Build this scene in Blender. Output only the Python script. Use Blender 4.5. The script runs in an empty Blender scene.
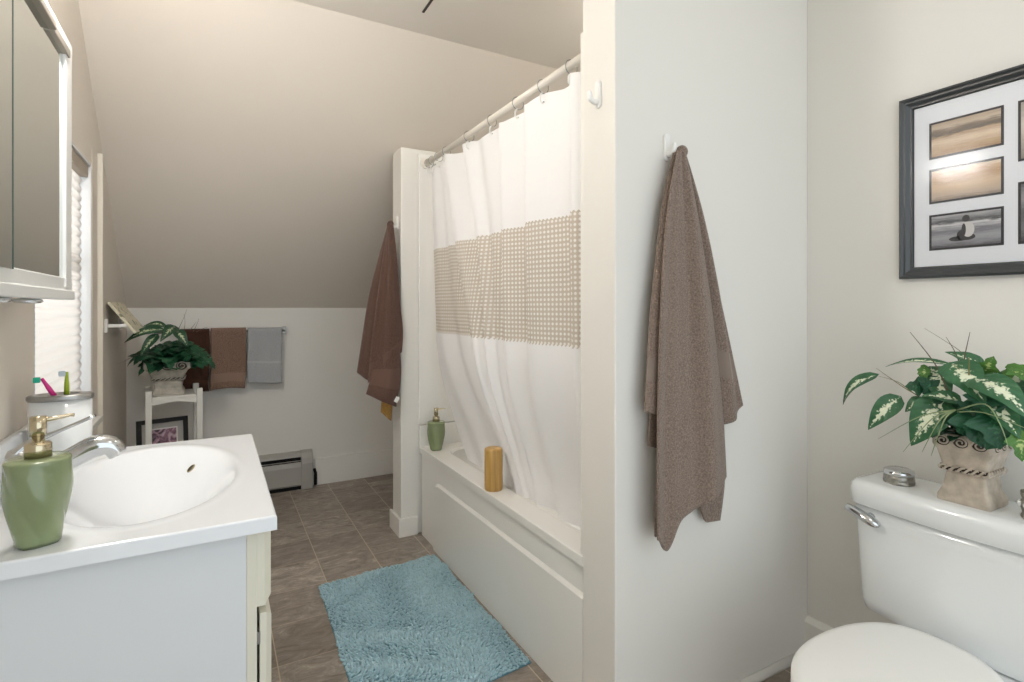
import bpy, math, random
from mathutils import Vector, Matrix
R = random.Random(7)
SC = bpy.context.scene
COL = SC.collection
PI = math.pi

# ------------------------------------------------------------------ camera
YAW = math.atan2(298, 537)
cam_d = bpy.data.cameras.new('camera')
cam_d.sensor_fit = 'HORIZONTAL'
cam_d.sensor_width = 36.0
cam_d.lens = 36.0 * 537 / 1024
cam_d.shift_y = -33 / 1024
cam_d.clip_start = 0.02
cam = bpy.data.objects.new('camera', cam_d)
cam.location = (0, 0, 1.2)
cam.rotation_euler = (PI / 2, 0, -YAW)
COL.objects.link(cam)
SC.camera = cam

# ------------------------------------------------------------------ world, exposure
w = bpy.data.worlds.new('world'); SC.world = w; w.use_nodes = True
w.node_tree.nodes['Background'].inputs[0].default_value = (0.86, 0.94, 1.0, 1)
w.node_tree.nodes['Background'].inputs[1].default_value = 0.95
SC.view_settings.view_transform = 'Standard'
SC.view_settings.look = 'None'
SC.view_settings.gamma = 1.0
SC.view_settings.use_curve_mapping = False
SC.view_settings.exposure = 0.78
BULB = 95.0
DOME = 4.6
ALCOVE = 15.0
wl_d = bpy.data.lights.new('window_daylight', 'AREA'); wl_d.shape = 'RECTANGLE'; wl_d.size = 1.1; wl_d.size_y = 1.2
wl_d.energy = 8.5; wl_d.color = (.93, .97, 1.0)
wl_o = bpy.data.objects.new('window_daylight', wl_d); COL.objects.link(wl_o)
wl_o.location = (-1.15, 2.41, 1.5); wl_o.rotation_euler = (0, -PI / 2 - .15, 0)

# ------------------------------------------------------------------ pixel helper (for reading real positions off the photograph)
_c, _s = math.cos(YAW), math.sin(YAW)
def at(u, v, X=None, Y=None, Z=None):
    r = (u - 512) / 537.0; d = (308 - v) / 537.0
    a = (r * _c + _s, -r * _s + _c, d)
    t = X / a[0] if X is not None else (Y / a[1] if Y is not None else (Z - 1.2) / a[2])
    return Vector((a[0] * t, a[1] * t, 1.2 + a[2] * t))

# ------------------------------------------------------------------ materials
def lin(h):
    if isinstance(h, str):
        h = [int(h[i:i + 2], 16) / 255 for i in (0, 2, 4)]
        return tuple(((c + .055) / 1.055) ** 2.4 if c > .04045 else c / 12.92 for c in h) + (1,)
    return tuple(h) + (1,)

class NT:
    def __init__(s, m): s.t = m.node_tree; s.n = s.t.nodes; s.l = s.t.links
    def new(s, typ, **k):
        n = s.n.new(typ)
        for a, b in k.items(): setattr(n, a, b)
        return n
    def link(s, a, b): s.l.new(a, b)
    def math(s, op, a, b=None, c=None):
        n = s.n.new('ShaderNodeMath'); n.operation = op
        for i, v in enumerate((a, b, c)):
            if v is None: continue
            if isinstance(v, (int, float)): n.inputs[i].default_value = v
            else: s.l.new(v, n.inputs[i])
        return n.outputs[0]
    def mix(s, fac, a, b):
        n = s.n.new('ShaderNodeMix'); n.data_type = 'RGBA'
        for idx, v in ((0, fac), (6, a), (7, b)):
            if isinstance(v, (int, float)): n.inputs[idx].default_value = v
            elif isinstance(v, tuple): n.inputs[idx].default_value = v
            else: s.l.new(v, n.inputs[idx])
        return n.outputs[2]
    def ramp(s, fac, stops, interp='LINEAR'):
        n = s.n.new('ShaderNodeValToRGB'); e = n.color_ramp.elements
        n.color_ramp.interpolation = interp
        while len(e) > 1: e.remove(e[0])
        e[0].position = stops[0][0]; e[0].color = stops[0][1]
        for p, c in stops[1:]:
            q = e.new(p); q.color = c
        s.l.new(fac, n.inputs[0]); return n.outputs[0]

MATS = {}
def pm(name, color, rough=.5, metal=0, bump=0, bscale=40, var=0, vscale=6, sheen=0, spec=.5, trans=0, coat=0, detail=3, bdist=.01):
    m = bpy.data.materials.new(name); m.use_nodes = True; t = NT(m)
    b = t.n['Principled BSDF']; c = lin(color)
    b.inputs['Base Color'].default_value = c
    b.inputs['Roughness'].default_value = rough; b.inputs['Metallic'].default_value = metal
    b.inputs['Specular IOR Level'].default_value = spec
    if sheen: b.inputs['Sheen Weight'].default_value = sheen; b.inputs['Sheen Roughness'].default_value = .5
    if trans: b.inputs['Transmission Weight'].default_value = trans
    if coat: b.inputs['Coat Weight'].default_value = coat; b.inputs['Coat Roughness'].default_value = .05
    tc = t.new('ShaderNodeTexCoord')
    if bump:
        n = t.new('ShaderNodeTexNoise'); n.inputs['Scale'].default_value = bscale; n.inputs['Detail'].default_value = detail
        t.link(tc.outputs['Object'], n.inputs['Vector'])
        bp = t.new('ShaderNodeBump'); bp.inputs['Strength'].default_value = bump; bp.inputs['Distance'].default_value = bdist
        t.link(n.outputs['Fac'], bp.inputs['Height']); t.link(bp.outputs[0], b.inputs['Normal'])
    if var:
        n = t.new('ShaderNodeTexNoise'); n.inputs['Scale'].default_value = vscale; n.inputs['Detail'].default_value = 5
        t.link(tc.outputs['Object'], n.inputs['Vector'])
        d = tuple(x * (1 - var) for x in c[:3]) + (1,); l_ = tuple(min(1, x * (1 + var)) for x in c[:3]) + (1,)
        t.link(t.ramp(n.outputs['Fac'], [(.3, d), (.7, l_)]), b.inputs['Base Color'])
    MATS[name] = m; return m

WHITE_PAINT = pm('white_wall_paint', 'e9e6df', .55, bump=.05, bscale=180, bdist=.002)
TAUPE_PAINT = pm('taupe_wall_paint', 'e2d9cd', .6, bump=.05, bscale=180, bdist=.002)
TRIM = pm('white_trim_paint', 'eeebe4', .35)
CEIL = pm('ceiling_paint', 'eae3d9', .7, bump=.05, bscale=120, bdist=.002)
BLACK = pm('black_void', '0b0b0b', .9)
PORC = pm('white_porcelain', 'eef0ef', .12, coat=.3)
MARBLE = pm('white_sink_top', 'eef1f4', .16, coat=.3)
FIBER = pm('white_fibreglass', 'f0eee8', .25)
CHROME = pm('chrome', 'd2d4d6', .12, 1)
STEEL = pm('brushed_steel', 'a9a9a7', .32, 1, bump=.1, bscale=300, bdist=.001)
GOLD = pm('champagne_gold', 'ccc0a4', .16, 1)
CREAM = pm('cream_cabinet_paint', 'e6e3d2', .45)
SIDEP = pm('white_cabinet_side', 'e3e6e8', .4)
PLASTIC = pm('white_plastic', 'f3f2ee', .35)
HEATER = pm('grey_heater_enamel', 'aeaba4', .4)
DARKMETAL = pm('dark_metal', '45403a', .4, .7)
STANDW = pm('white_stand_paint', 'dcdad2', .45)

def terry(name, col, d=.34):
    m = pm(name, col, .95, sheen=.2, bump=1.0, bscale=240, bdist=.005, var=d, vscale=240, spec=.1, detail=2)
    return m
T_TAUPE = terry('taupe_terry', '8a796d')
T_TAUPE_B = pm('taupe_dobby', '8a7b70', .9, sheen=.3, bump=.3, bscale=500, bdist=.001, spec=.1)
T_BROWN = terry('brown_terry', '634b41')
T_BROWN_B = pm('brown_dobby', '6c5349', .9, sheen=.3, spec=.1)
T_DARK = terry('dark_brown_terry', '4a3127')
T_DARK_B = pm('dark_brown_dobby', '543a2f', .9, sheen=.3, spec=.1)
T_MID = terry('mocha_terry', '8d7263')
T_MID_B = pm('mocha_dobby', '9a7f6f', .9, sheen=.3, spec=.1)
T_GREY = terry('grey_terry', 'b4b6b8', .1)
T_GREY_B = pm('grey_dobby', 'c2c4c5', .9, sheen=.3, spec=.1)
T_OCHRE = terry('ochre_terry', 'b58b4c')

# ------------------------------------------------------------------ mesh builder
class MB:
    def __init__(s): s.v = []; s.f = []; s.mi = []; s.sm = []; s.uv = {}
    def add(s, vs, fs, mi=0, smooth=False, uvs=None):
        o = len(s.v); s.v += [tuple(p) for p in vs]
        for f in fs:
            s.f.append([o + i for i in f]); s.mi.append(mi); s.sm.append(smooth)
        if uvs:
            for i, q in enumerate(uvs): s.uv[o + i] = q
        return s
    def box(s, x0, x1, y0, y1, z0, z1, mi=0, M=None):
        vs = [Vector((x, y, z)) for x in (x0, x1) for y in (y0, y1) for z in (z0, z1)]
        if M: vs = [M @ p for p in vs]
        return s.add(vs, [(0, 1, 3, 2), (4, 6, 7, 5), (0, 4, 5, 1), (2, 3, 7, 6), (0, 2, 6, 4), (1, 5, 7, 3)], mi)
    def rings(s, rs, mi=0, smooth=True, cap=True, closed=True, uvs=None):
        n = len(rs[0]); vs = [p for r in rs for p in r]; fs = []
        for i in range(len(rs) - 1):
            for j in range(n if closed else n - 1):
                k = (j + 1) % n
                fs.append((i * n + j, i * n + k, (i + 1) * n + k, (i + 1) * n + j))
        if cap and closed:
            fs.append(tuple(range(n - 1, -1, -1))); fs.append(tuple((len(rs) - 1) * n + j for j in range(n)))
        return s.add(vs, fs, mi, smooth, uvs)
    def lathe(s, prof, c=(0, 0, 0), n=32, mi=0, sx=1, sy=1, cap=True, fn=None):
        rs = []
        for r, z in prof:
            ring = []
            for j in range(n):
                a = 2 * PI * j / n; q = r * (fn(a, z) if fn else 1)
                ring.append(Vector((c[0] + q * sx * math.cos(a), c[1] + q * sy * math.sin(a), c[2] + z)))
            rs.append(ring)
        return s.rings(rs, mi, True, cap)
    def tube(s, path, r, n=10, mi=0, smooth=True, cap=True, flat=1.0):
        path = [Vector(p) for p in path]; rs = []; up = None
        for i, p in enumerate(path):
            t = (path[min(i + 1, len(path) - 1)] - path[max(i - 1, 0)]).normalized()
            if up is None:
                up = Vector((0, 0, 1)) if abs(t.z) < .9 else Vector((1, 0, 0))
            a = t.cross(up).normalized(); b = a.cross(t).normalized(); up = b
            rr = r[i] if isinstance(r, (list, tuple)) else r
            rs.append([p + a * rr * math.cos(2 * PI * j / n) + b * rr * flat * math.sin(2 * PI * j / n) for j in range(n)])
        return s.rings(rs, mi, smooth, cap)
    def sphere(s, c, r, n=16, m=10, mi=0):
        c = Vector(c); rx, ry, rz = r if isinstance(r, (list, tuple)) else (r, r, r)
        rs = [[c + Vector((rx * math.sin(PI * i / m) * math.cos(2 * PI * j / n), ry * math.sin(PI * i / m) * math.sin(2 * PI * j / n), -rz * math.cos(PI * i / m))) for j in range(n)]
              for i in range(1, m)]
        o = len(s.v); s.rings(rs, mi, True, True); return s
    def torus(s, c, R_, r, axis='Y', n=24, m=8, mi=0):
        pts = []
        for i in range(n):
            a = 2 * PI * i / n; ring = []
            for j in range(m):
                b = 2 * PI * j / m; q = R_ + r * math.cos(b); h = r * math.sin(b)
                x, y, z = q * math.cos(a), q * math.sin(a), h
                if axis == 'Y': x, y, z = x, z, y
                if axis == 'X': x, y, z = z, x, y
                ring.append(Vector((c[0] + x, c[1] + y, c[2] + z)))
            pts.append(ring)
        pts.append(pts[0]); return s.rings(pts, mi, True, False)
    def grid(s, fn, nu, nv, mi=0, smooth=True, uv=None, mfn=None):
        vs = [fn(i / nu, j / nv) for i in range(nu + 1) for j in range(nv + 1)]
        uvs = [(uv(i / nu, j / nv) if uv else (i / nu, j / nv)) for i in range(nu + 1) for j in range(nv + 1)]
        o = len(s.v); s.v += [tuple(p) for p in vs]
        for k, q in enumerate(uvs): s.uv[o + k] = q
        for i in range(nu):
            for j in range(nv):
                a = o + i * (nv + 1) + j
                s.f.append([a, a + nv + 1, a + nv + 2, a + 1]); s.sm.append(smooth)
                s.mi.append(mfn((i + .5) / nu, (j + .5) / nv) if mfn else mi)
        return s
    def build(s, name, mats, parent=None, bevel=0, seg=2, solid=0, soff=0, loc=None, subsurf=0, flip=False):
        me = bpy.data.meshes.new(name)
        me.from_pydata(s.v, [], s.f)
        if not isinstance(mats, (list, tuple)): mats = [mats]
        for m in mats: me.materials.append(m)
        me.polygons.foreach_set('material_index', s.mi)
        me.polygons.foreach_set('use_smooth', s.sm)
        if s.uv:
            ul = me.uv_layers.new(name='UVMap')
            for lp in me.loops: ul.data[lp.index].uv = s.uv.get(lp.vertex_index, (0, 0))
        me.update()
        o = bpy.data.objects.new(name, me); COL.objects.link(o)
        if parent is not None: o.parent = parent; o.matrix_parent_inverse = Matrix.Translation(-parent.location) if parent.type == 'EMPTY' and not parent.get('local') else Matrix.Identity(4)
        if loc: o.location = loc
        if bevel:
            b = o.modifiers.new('edge', 'BEVEL'); b.width = bevel; b.segments = seg; b.limit_method = 'ANGLE'; b.angle_limit = .6
        if solid:
            b = o.modifiers.new('thickness', 'SOLIDIFY'); b.thickness = solid; b.offset = soff
        if subsurf:
            b = o.modifiers.new('smooth', 'SUBSURF'); b.levels = subsurf; b.render_levels = subsurf
        return o

def tag(o, label=None, cat=None, group=None, kind=None):
    for k, v in (('label', label), ('category', cat), ('group', group), ('kind', kind)):
        if v: o[k] = v
    return o
def empty(name, loc, label, cat, group=None):
    """world-space children: child meshes hold world coordinates"""
    o = bpy.data.objects.new(name, None); COL.objects.link(o); o.location = loc; o.empty_display_size = .05
    return tag(o, label, cat, group)
def empty_local(name, loc, label, cat, group=None, rz=0):
    """local children: child meshes hold coordinates from the empty"""
    o = empty(name, loc, label, cat, group); o['local'] = 1; o.rotation_euler.z = rz; return o
def copy_tree(o, parent=None):
    c = o.copy(); COL.objects.link(c)
    if parent is not None: c.parent = parent
    for ch in list(o.children):
        copy_tree(ch, c)
    return c
def struct(name, mb, mat, bevel=0, **k):
    return tag(mb.build(name, mat, bevel=bevel, **k), kind='structure')
def lerp(a, b, t): return a + (b - a) * t
def interp(pts, t):
    """smooth polyline through pts at t in 0..1 (Catmull-Rom, params even)"""
    n = len(pts) - 1; x = min(max(t, 0), 1) * n; i = min(int(x), n - 1); f = x - i
    p0, p1, p2, p3 = (Vector(pts[max(i - 1, 0)]), Vector(pts[i]), Vector(pts[i + 1]), Vector(pts[min(i + 2, n)]))
    return .5 * ((2 * p1) + (p2 - p0) * f + (2 * p0 - 5 * p1 + 4 * p2 - p3) * f * f + (3 * p1 - p0 - 3 * p2 + p3) * f ** 3)

# ================================================================== SETTING
XL, XR, YB, ZC, Y0 = -.447, 1.814, 3.835, 2.488, -.8
M_SL = .906
YS = YB - (ZC - 1.2) / M_SL      # where slope meets flat ceiling

def floor_mat():
    m = bpy.data.materials.new('slate_vinyl_tile'); m.use_nodes = True; t = NT(m); b = t.n['Principled BSDF']
    tc = t.new('ShaderNodeTexCoord'); mp = t.new('ShaderNodeMapping')
    mp.inputs['Location'].default_value = (-.187 + .245 * 4, -2.70 + .25 * 16, 0)
    t.link(tc.outputs['Object'], mp.inputs['Vector'])
    sx = t.new('ShaderNodeSeparateXYZ'); t.link(mp.outputs[0], sx.inputs[0])
    u = t.math('DIVIDE', sx.outputs[0], .245); v = t.math('DIVIDE', sx.outputs[1], .25)
    fu, fv = t.math('FRACT', u), t.math('FRACT', v)
    iu, iv = t.math('FLOOR', u), t.math('FLOOR', v)
    cm = t.new('ShaderNodeCombineXYZ'); t.link(iu, cm.inputs[0]); t.link(iv, cm.inputs[1])
    wn = t.new('ShaderNodeTexWhiteNoise'); wn.noise_dimensions = '2D'; t.link(cm.outputs[0], wn.inputs['Vector'])
    # veins: stretched noise, shifted per tile
    off = t.new('ShaderNodeVectorMath'); off.operation = 'MULTIPLY_ADD'
    t.link(wn.outputs['Color'], off.inputs[0]); off.inputs[1].default_value = (9, 9, 9); t.link(mp.outputs[0], off.inputs[2])
    mp2 = t.new('ShaderNodeMapping'); mp2.inputs['Rotation'].default_value = (0, 0, .45); mp2.inputs['Scale'].default_value = (8, 18, 1)
    t.link(off.outputs[0], mp2.inputs['Vector'])
    n1 = t.new('ShaderNodeTexNoise'); n1.inputs['Scale'].default_value = 1.0; n1.inputs['Detail'].default_value = 10; n1.inputs['Roughness'].default_value = .74; n1.inputs['Distortion'].default_value = 1.6
    t.link(mp2.outputs[0], n1.inputs['Vector'])
    base = t.ramp(n1.outputs['Fac'], [(.32, lin('695f56')), (.45, lin('92887d')), (.57, lin('aba095')), (.70, lin('d6cec4'))])
    tint = t.mix(t.math('MULTIPLY', wn.outputs['Value'], .7), base, lin('776b60'))
    du = t.math('MINIMUM', fu, t.math('SUBTRACT', 1, fu)); dv = t.math('MINIMUM', fv, t.math('SUBTRACT', 1, fv))
    gu = t.math('LESS_THAN', du, .0075); gv = t.math('LESS_THAN', dv, .0055)
    g = t.math('MAXIMUM', gu, t.math('MULTIPLY', gv, .8))
    t.link(t.mix(g, tint, lin('c3b49f')), b.inputs['Base Color'])
    b.inputs['Roughness'].default_value = .42
    bp = t.new('ShaderNodeBump'); bp.inputs['Strength'].default_value = .25; bp.inputs['Distance'].default_value = .003
    h = t.math('SUBTRACT', n1.outputs['Fac'], g); t.link(h, bp.inputs['Height']); t.link(bp.outputs[0], b.inputs['Normal'])
    return m
struct('floor', MB().box(XL - .12, XR + .12, Y0, YB + .12, -.05, 0), floor_mat())
struct('ceiling', MB().box(XL - .12, XR + .12, Y0, YS, ZC, ZC + .06), CEIL)
# sloped ceiling slab
sl = MB()
ze = ZC - M_SL * (YB + .12 - YS)
vs = []
for x in (XL - .12, XR + .12):
    vs += [(x, YS, ZC), (x, YB + .12, ze), (x, YB + .12, ze + .12), (x, YS, ZC + .06)]
sl.add(vs, [(0, 1, 2, 3), (7, 6, 5, 4), (0, 4, 5, 1), (3, 2, 6, 7), (0, 3, 7, 4), (1, 5, 6, 2)])
struct('ceiling_slope', sl, TAUPE_PAINT)
# left wall with window opening
WY0, WY1, WZ0, WZ1 = 1.99, 2.81, .74, 1.80
wl = MB()
wl.box(XL - .12, XL, Y0, WY0, 0, ZC).box(XL - .12, XL, WY0, WY1, 0, WZ0)
wl.box(XL - .12, XL, WY0, WY1, WZ1, ZC).box(XL - .12, XL, WY1, YB + .12, 0, ZC)
struct('wall_left', wl, TAUPE_PAINT)
struct('wall_back', MB().box(XL, XR, YB, YB + .12, 0, 1.2), WHITE_PAINT)
struct('wall_right', MB().box(XR, XR + .12, Y0, YB + .12, 0, ZC), WHITE_PAINT)
PY0, PY1 = 1.139, 1.286
struct('wall_shower', MB().box(.952, XR, PY0, PY1, 0, ZC), WHITE_PAINT, bevel=.004)
struct('wall_knee', MB().box(.857, XR, 2.744, 2.89, 0, 2.045), WHITE_PAINT, bevel=.004)
struct('baseboard_back', MB().box(.60, XR, YB - .015, YB, 0, .18), TRIM, bevel=.003)
bb = MB().rings([[Vector((x, y, z)) for x, y in ((.842, 2.729), (.945, 2.729), (.945, 2.744), (.857, 2.744), (.857, 2.905), (.842, 2.905))] for z in (0, .097)], smooth=False)
struct('baseboard_knee', bb, TRIM, bevel=.003)
struct('baseboard_left', MB().box(XL, XL + .015, 1.90, YB - .07, 0, .12), TRIM, bevel=.003)
br = MB().box(XR - .02, XR, Y0, PY0, 0, .112)
br.add([(XR, Y0, .128), (XR - .02, Y0, .112), (XR - .02, PY0, .112), (XR, PY0, .128), (XR, Y0, .112), (XR, PY0, .112)], [(0, 1, 2, 3), (0, 4, 1), (3, 2, 5)])
struct('baseboard_right', br, TRIM)
# quarter round at the foot of the towel wall
qr = MB()
qr.rings([[Vector((x, PY0, 0))] + [Vector((x, PY0 - .02 * math.cos(a), .02 * math.sin(a))) for a in [i * PI / 12 for i in range(7)]] for x in (.952, XR - .02)])
struct('trim_1', qr, TRIM)
# window: casing, jamb, sash, glass, sill
cs = MB()
CW = .125
def frame_y(mb, y0, y1, z0, z1, wd, x0, x1):
    mb.box(x0, x1, y0 - wd, y0, z0 - wd, z1 + wd); mb.box(x0, x1, y1, y1 + wd, z0 - wd, z1 + wd)
    mb.box(x0, x1, y0, y1, z1, z1 + wd); mb.box(x0, x1, y0, y1, z0 - wd, z0)
cs.box(XL, XL + .003, WY1, WY1 + CW - .012, WZ0 - .1, WZ1 + .075)
win = struct('window_1', cs, TAUPE_PAINT, bevel=.002)
bbm = MB(); w2 = .012
for (y0, y1, z0, z1) in ((WY1 + CW - w2, WY1 + CW, WZ0 - CW, WZ1 + CW * .6), (WY0 - CW * .5, WY1 + CW, WZ1 + CW * .6 - w2, WZ1 + CW * .6)):
    bbm.box(XL, XL + .022, y0, y1, z0, z1); break
bo = bbm.build('casing_edge', pm('casing_edge_paint', 'e4dccd', .35), win, bevel=.003)
jm = MB()
frame_y(jm, WY0 + .012, WY1 - .012, WZ0 + .012, WZ1 - .012, .012, XL - .12, XL)
jm.build('jamb', pm('white_jamb_gloss', 'f4f5f6', .25), win)
sm_ = MB()
frame_y(sm_, WY0 + .05, WY1 - .05, WZ0 + .05, WZ1 - .05, .04, XL - .10, XL - .07)
sm_.box(XL - .10, XL - .07, WY0 + .05, WY1 - .05, 1.36, 1.40)
sm_.build('sash', TRIM, win)
def glass_mat(name='clear_glass', tint=(1, 1, 1)):
    m = bpy.data.materials.new(name); m.use_nodes = True; t = NT(m)
    for n in list(t.n):
        if n.type == 'BSDF_PRINCIPLED': t.n.remove(n)
    tr = t.new('ShaderNodeBsdfTransparent'); tr.inputs[0].default_value = tint + (1,)
    gl = t.new('ShaderNodeBsdfGlossy'); gl.inputs['Roughness'].default_value = .13
    fr = t.new('ShaderNodeFresnel'); fr.inputs[0].default_value = 1.2
    mx = t.new('ShaderNodeMixShader'); t.link(fr.outputs[0], mx.inputs[0]); t.link(tr.outputs[0], mx.inputs[1]); t.link(gl.outputs[0], mx.inputs[2])
    t.link(mx.outputs[0], t.n['Material Output'].inputs[0]); return m
GLASS = glass_mat()
MB().box(XL - .087, XL - .083, WY0 + .05, WY1 - .05, WZ0 + .05, WZ1 - .05).build('pane', GLASS, win)
MB().box(XL - .06, XL + .035, WY0 - .03, WY1 + .03, WZ0 - .022, WZ0 + .004).build('sill', TRIM, win, bevel=.004)

# attic hatch in the flat ceiling
hp = MB().box(.80, 1.35, 1.62, 2.23, ZC - .003, ZC)
h = hp.build('ceiling_hatch', CEIL)
tag(h, 'flat ceiling hatch panel with a dark gap along its edge', 'hatch')
MB().box(.790, .80, 1.62, 2.23, ZC - .004, ZC).build('gap', DARKMETAL, h)

# ================================================================== VANITY LIGHT (real lamp above the mirror cabinet)
def emis(name, col, st):
    m = bpy.data.materials.new(name); m.use_nodes = True; t = NT(m); b = t.n['Principled BSDF']
    b.inputs['Base Color'].default_value = (1, 1, 1, 1); b.inputs['Emission Color'].default_value = col + (1,); b.inputs['Emission Strength'].default_value = st
    return m
vl = empty('vanity_light', (XL, 1.49, 2.03), 'chrome vanity light bar above the mirrored cabinet', 'light')
MB().box(XL, XL + .085, 1.285, 1.765, 1.982, 2.085).build('housing', CHROME, vl, bevel=.006)
for yb in (1.47, 1.585):
    MB().tube([(XL + .085, yb, 2.035), (XL + .115, yb, 2.035)], .022, 16).build('socket', CHROME, vl)
    MB().sphere((XL + .152, yb, 2.04), .045, 20, 14).build('bulb', emis('bulb_glow', (1.0, .975, .95), BULB), vl)

cl = empty('ceiling_fill_light', (1.0, .15, ZC), 'added round white fill light, out of view above the toilet side of the room', 'light')  # unseen lamp, added for neutral light on the near walls and toilet
MB().lathe([(0, 0), (.17, 0), (.17, -.022), (.155, -.026), (0, -.026)], (1.0, .15, ZC), 40).build('base', TRIM, cl)
MB().lathe([(.150, -.026), (.146, -.05), (.12, -.075), (.07, -.092), (0, -.098)], (1.0, .15, ZC), 40).build('dome', emis('dome_fill_glow', (1.0, .985, .975), DOME), cl)

al = empty('ceiling_fill_light', (1.57, 1.68, ZC), 'added small round fill light, hidden above the bathtub', 'light')  # hidden lamp, added to lighten the slope, ceiling and curtain
MB().lathe([(0, 0), (.12, 0), (.12, -.016), (.11, -.02), (0, -.02)], (1.57, 1.68, ZC), 40).build('base', TRIM, al)
MB().lathe([(.105, -.02), (.10, -.04), (.08, -.058), (.045, -.069), (0, -.072)], (1.57, 1.68, ZC), 40).build('dome', emis('alcove_fill_glow', (1.0, .97, .93), ALCOVE), al)

# ================================================================== MIRROR CABINET
XC = -.33
mc = empty('mirror_cabinet', (XL, 1.43, 1.222), 'white framed mirror cabinet with sliding mirror doors on the left wall', 'cabinet')
CY0, CY1, CZ0, CZ1 = 1.02, 1.815, 1.222, 1.895
body = MB().box(XL, XC - .022, CY0 + .004, CY1 - .004, CZ0 + .004, CZ1 - .004)
body.build('body', TRIM, mc, bevel=.003)
fr_ = MB()
FP = pm('white_frame_enamel', 'f2f2ef', .3)
fr_.box(XC - .02, XC, CY1 - .035, CY1, CZ0, CZ1).box(XC - .02, XC + .004, CY1 - .085, CY1 - .04, CZ0 + .03, CZ1 - .03)
fr_.box(XC - .02, XC, CY0, CY0 + .035, CZ0, CZ1)
fr_.box(XC - .019, XC + .001, CY0 + .0015, CY1 - .0015, CZ0 + .022, CZ0 + .055).box(XC - .021, XC + .006, CY0 - .001, CY1 + .001, CZ0 - .001, CZ0 + .024)
fr_.box(XC - .019, XC + .001, CY0 + .0015, CY1 - .0015, CZ1 - .03, CZ1 - .001)
fr_.build('frame', FP, mc, bevel=.003)
tr_ = MB().box(XC - .01, XC + .008, 1.60, CY1 - .06, CZ1 - .055, CZ1 - .034).box(XC - .01, XC + .012, CY0, 1.60, CZ1 - .052, CZ1 - .034)
tr_.build('track', pm('satin_aluminium', 'b5aea3', .4, .6), mc, bevel=.002)
MIR = pm('mirror_glass', 'dfe3df', .02, 1)
EDGE = pm('green_glass_edge', '2f5a50', .15)
md = MB().box(XC - .008, XC - .003, 1.28, CY1 - .07, CZ0 + .05, CZ1 - .045)
md.build('mirror_door', MIR, mc)
md2 = MB().box(XC + .000, XC + .005, CY0 + .03, 1.312, CZ0 + .05, CZ1 - .05)
d2 = md2.build('mirror_door', MIR, mc)
MB().box(XC - .0005, XC + .0055, 1.312, 1.3185, CZ0 + .05, CZ1 - .05).build('glass_edge', EDGE, d2)
for yy in (1.37, 1.58):
    q = MB().lathe([(0, -.012), (.022, -.011), (.027, -.007), (.024, -.002), (.01, .001), (0, .001)], (XC - .035, yy, CZ0), 24)
    q.build('finger_pull', CHROME, mc)

# ================================================================== VANITY CABINET
VY0, VY1 = 1.165, 1.87
vc = empty('vanity_cabinet', (-.19, 1.5, 0), 'white and cream vanity cabinet under the sink top', 'cabinet')
MB().box(XL + .005, .055, VY0, VY0 + .016, 0, .771).build('side_panel', SIDEP, vc)
MB().box(XL + .005, .055, VY1 - .016, VY1, 0, .771).build('side_panel', SIDEP, vc)
MB().box(XL + .005, .03, VY0 + .016, VY1 - .016, .08, .096).box(-.02, -.004, VY0 + .016, VY1 - .016, 0, .08).build('cabinet_floor', SIDEP, vc)
ff = MB().box(.055, .074, VY0, VY0 + .045, 0, .771).box(.055, .074, VY1 - .045, VY1, 0, .771)
ff.box(.055, .074, VY0 + .045, VY1 - .045, .735, .771).box(.055, .074, VY0 + .045, VY1 - .045, .565, .625).box(.055, .074, VY0 + .045, VY1 - .045, .08, .12)
ff.box(.055, .074, (VY0 + VY1) / 2 - .02, (VY0 + VY1) / 2 + .02, .12, .565)
ff.build('face_frame', CREAM, vc, bevel=.002)
def raised_panel(mb, y0, y1, z0, z1, x0, th, bv=.014):
    mb.box(x0, x0 + th * .55, y0, y1, z0, z1)
    a = [(x0 + th * .55, y, z) for y, z in ((y0, z0), (y1, z0), (y1, z1), (y0, z1))]
    b = [(x0 + th, y, z) for y, z in ((y0 + bv, z0 + bv), (y1 - bv, z0 + bv), (y1 - bv, z1 - bv), (y0 + bv, z1 - bv))]
    mb.rings([[Vector(p) for p in a], [Vector(p) for p in b]], smooth=False)
ym = (VY0 + VY1) / 2
dm = MB(); raised_panel(dm, VY0 + .002, VY1 - .002, .612, .768, .074, .026); dm.build('drawer_front', CREAM, vc)
for i, (a, b) in enumerate(((VY0 + .002, ym - .003), (ym + .003, VY1 - .002))):
    dm = MB(); raised_panel(dm, a, b, .09, .598, .079, .022); d = dm.build('door', CREAM, vc)
for z in (.55, .16): MB().box(.073, .080, VY0 + .001, VY0 + .02, z - .012, z + .012).build('hinge', STEEL, vc)

# ---- sink top with integral basin
ct = empty('sink_top', (-.17, 1.5, .765), 'white moulded sink top with an oval basin and low backsplash', 'sink')
TX0, TX1, TY0, TY1, TZ = XL + .003, .102, 1.131, 1.893, .80
BXc, BYc, BRX, BRY, BD = -.13, 1.52, .182, .312, .125
def top_z(x, y):
    r = math.hypot((x - BXc) / BRX, (y - BYc) / BRY)
    z = TZ
    if r < 1.0: z -= BD * (1 - r * r) ** 1.22
    elif r < 1.10: z += .0008 * math.sin(PI * (r - 1.0) / .10)
    return z
NX, NY, rd = 110, 150, .0045
def top_pt(i, j):
    x = TX0 + (TX1 - TX0) * i; y = TY0 + (TY1 - TY0) * j
    return Vector((x, y, top_z(x, y)))
tp = MB()
tp.grid(top_pt, NX, NY)
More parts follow.
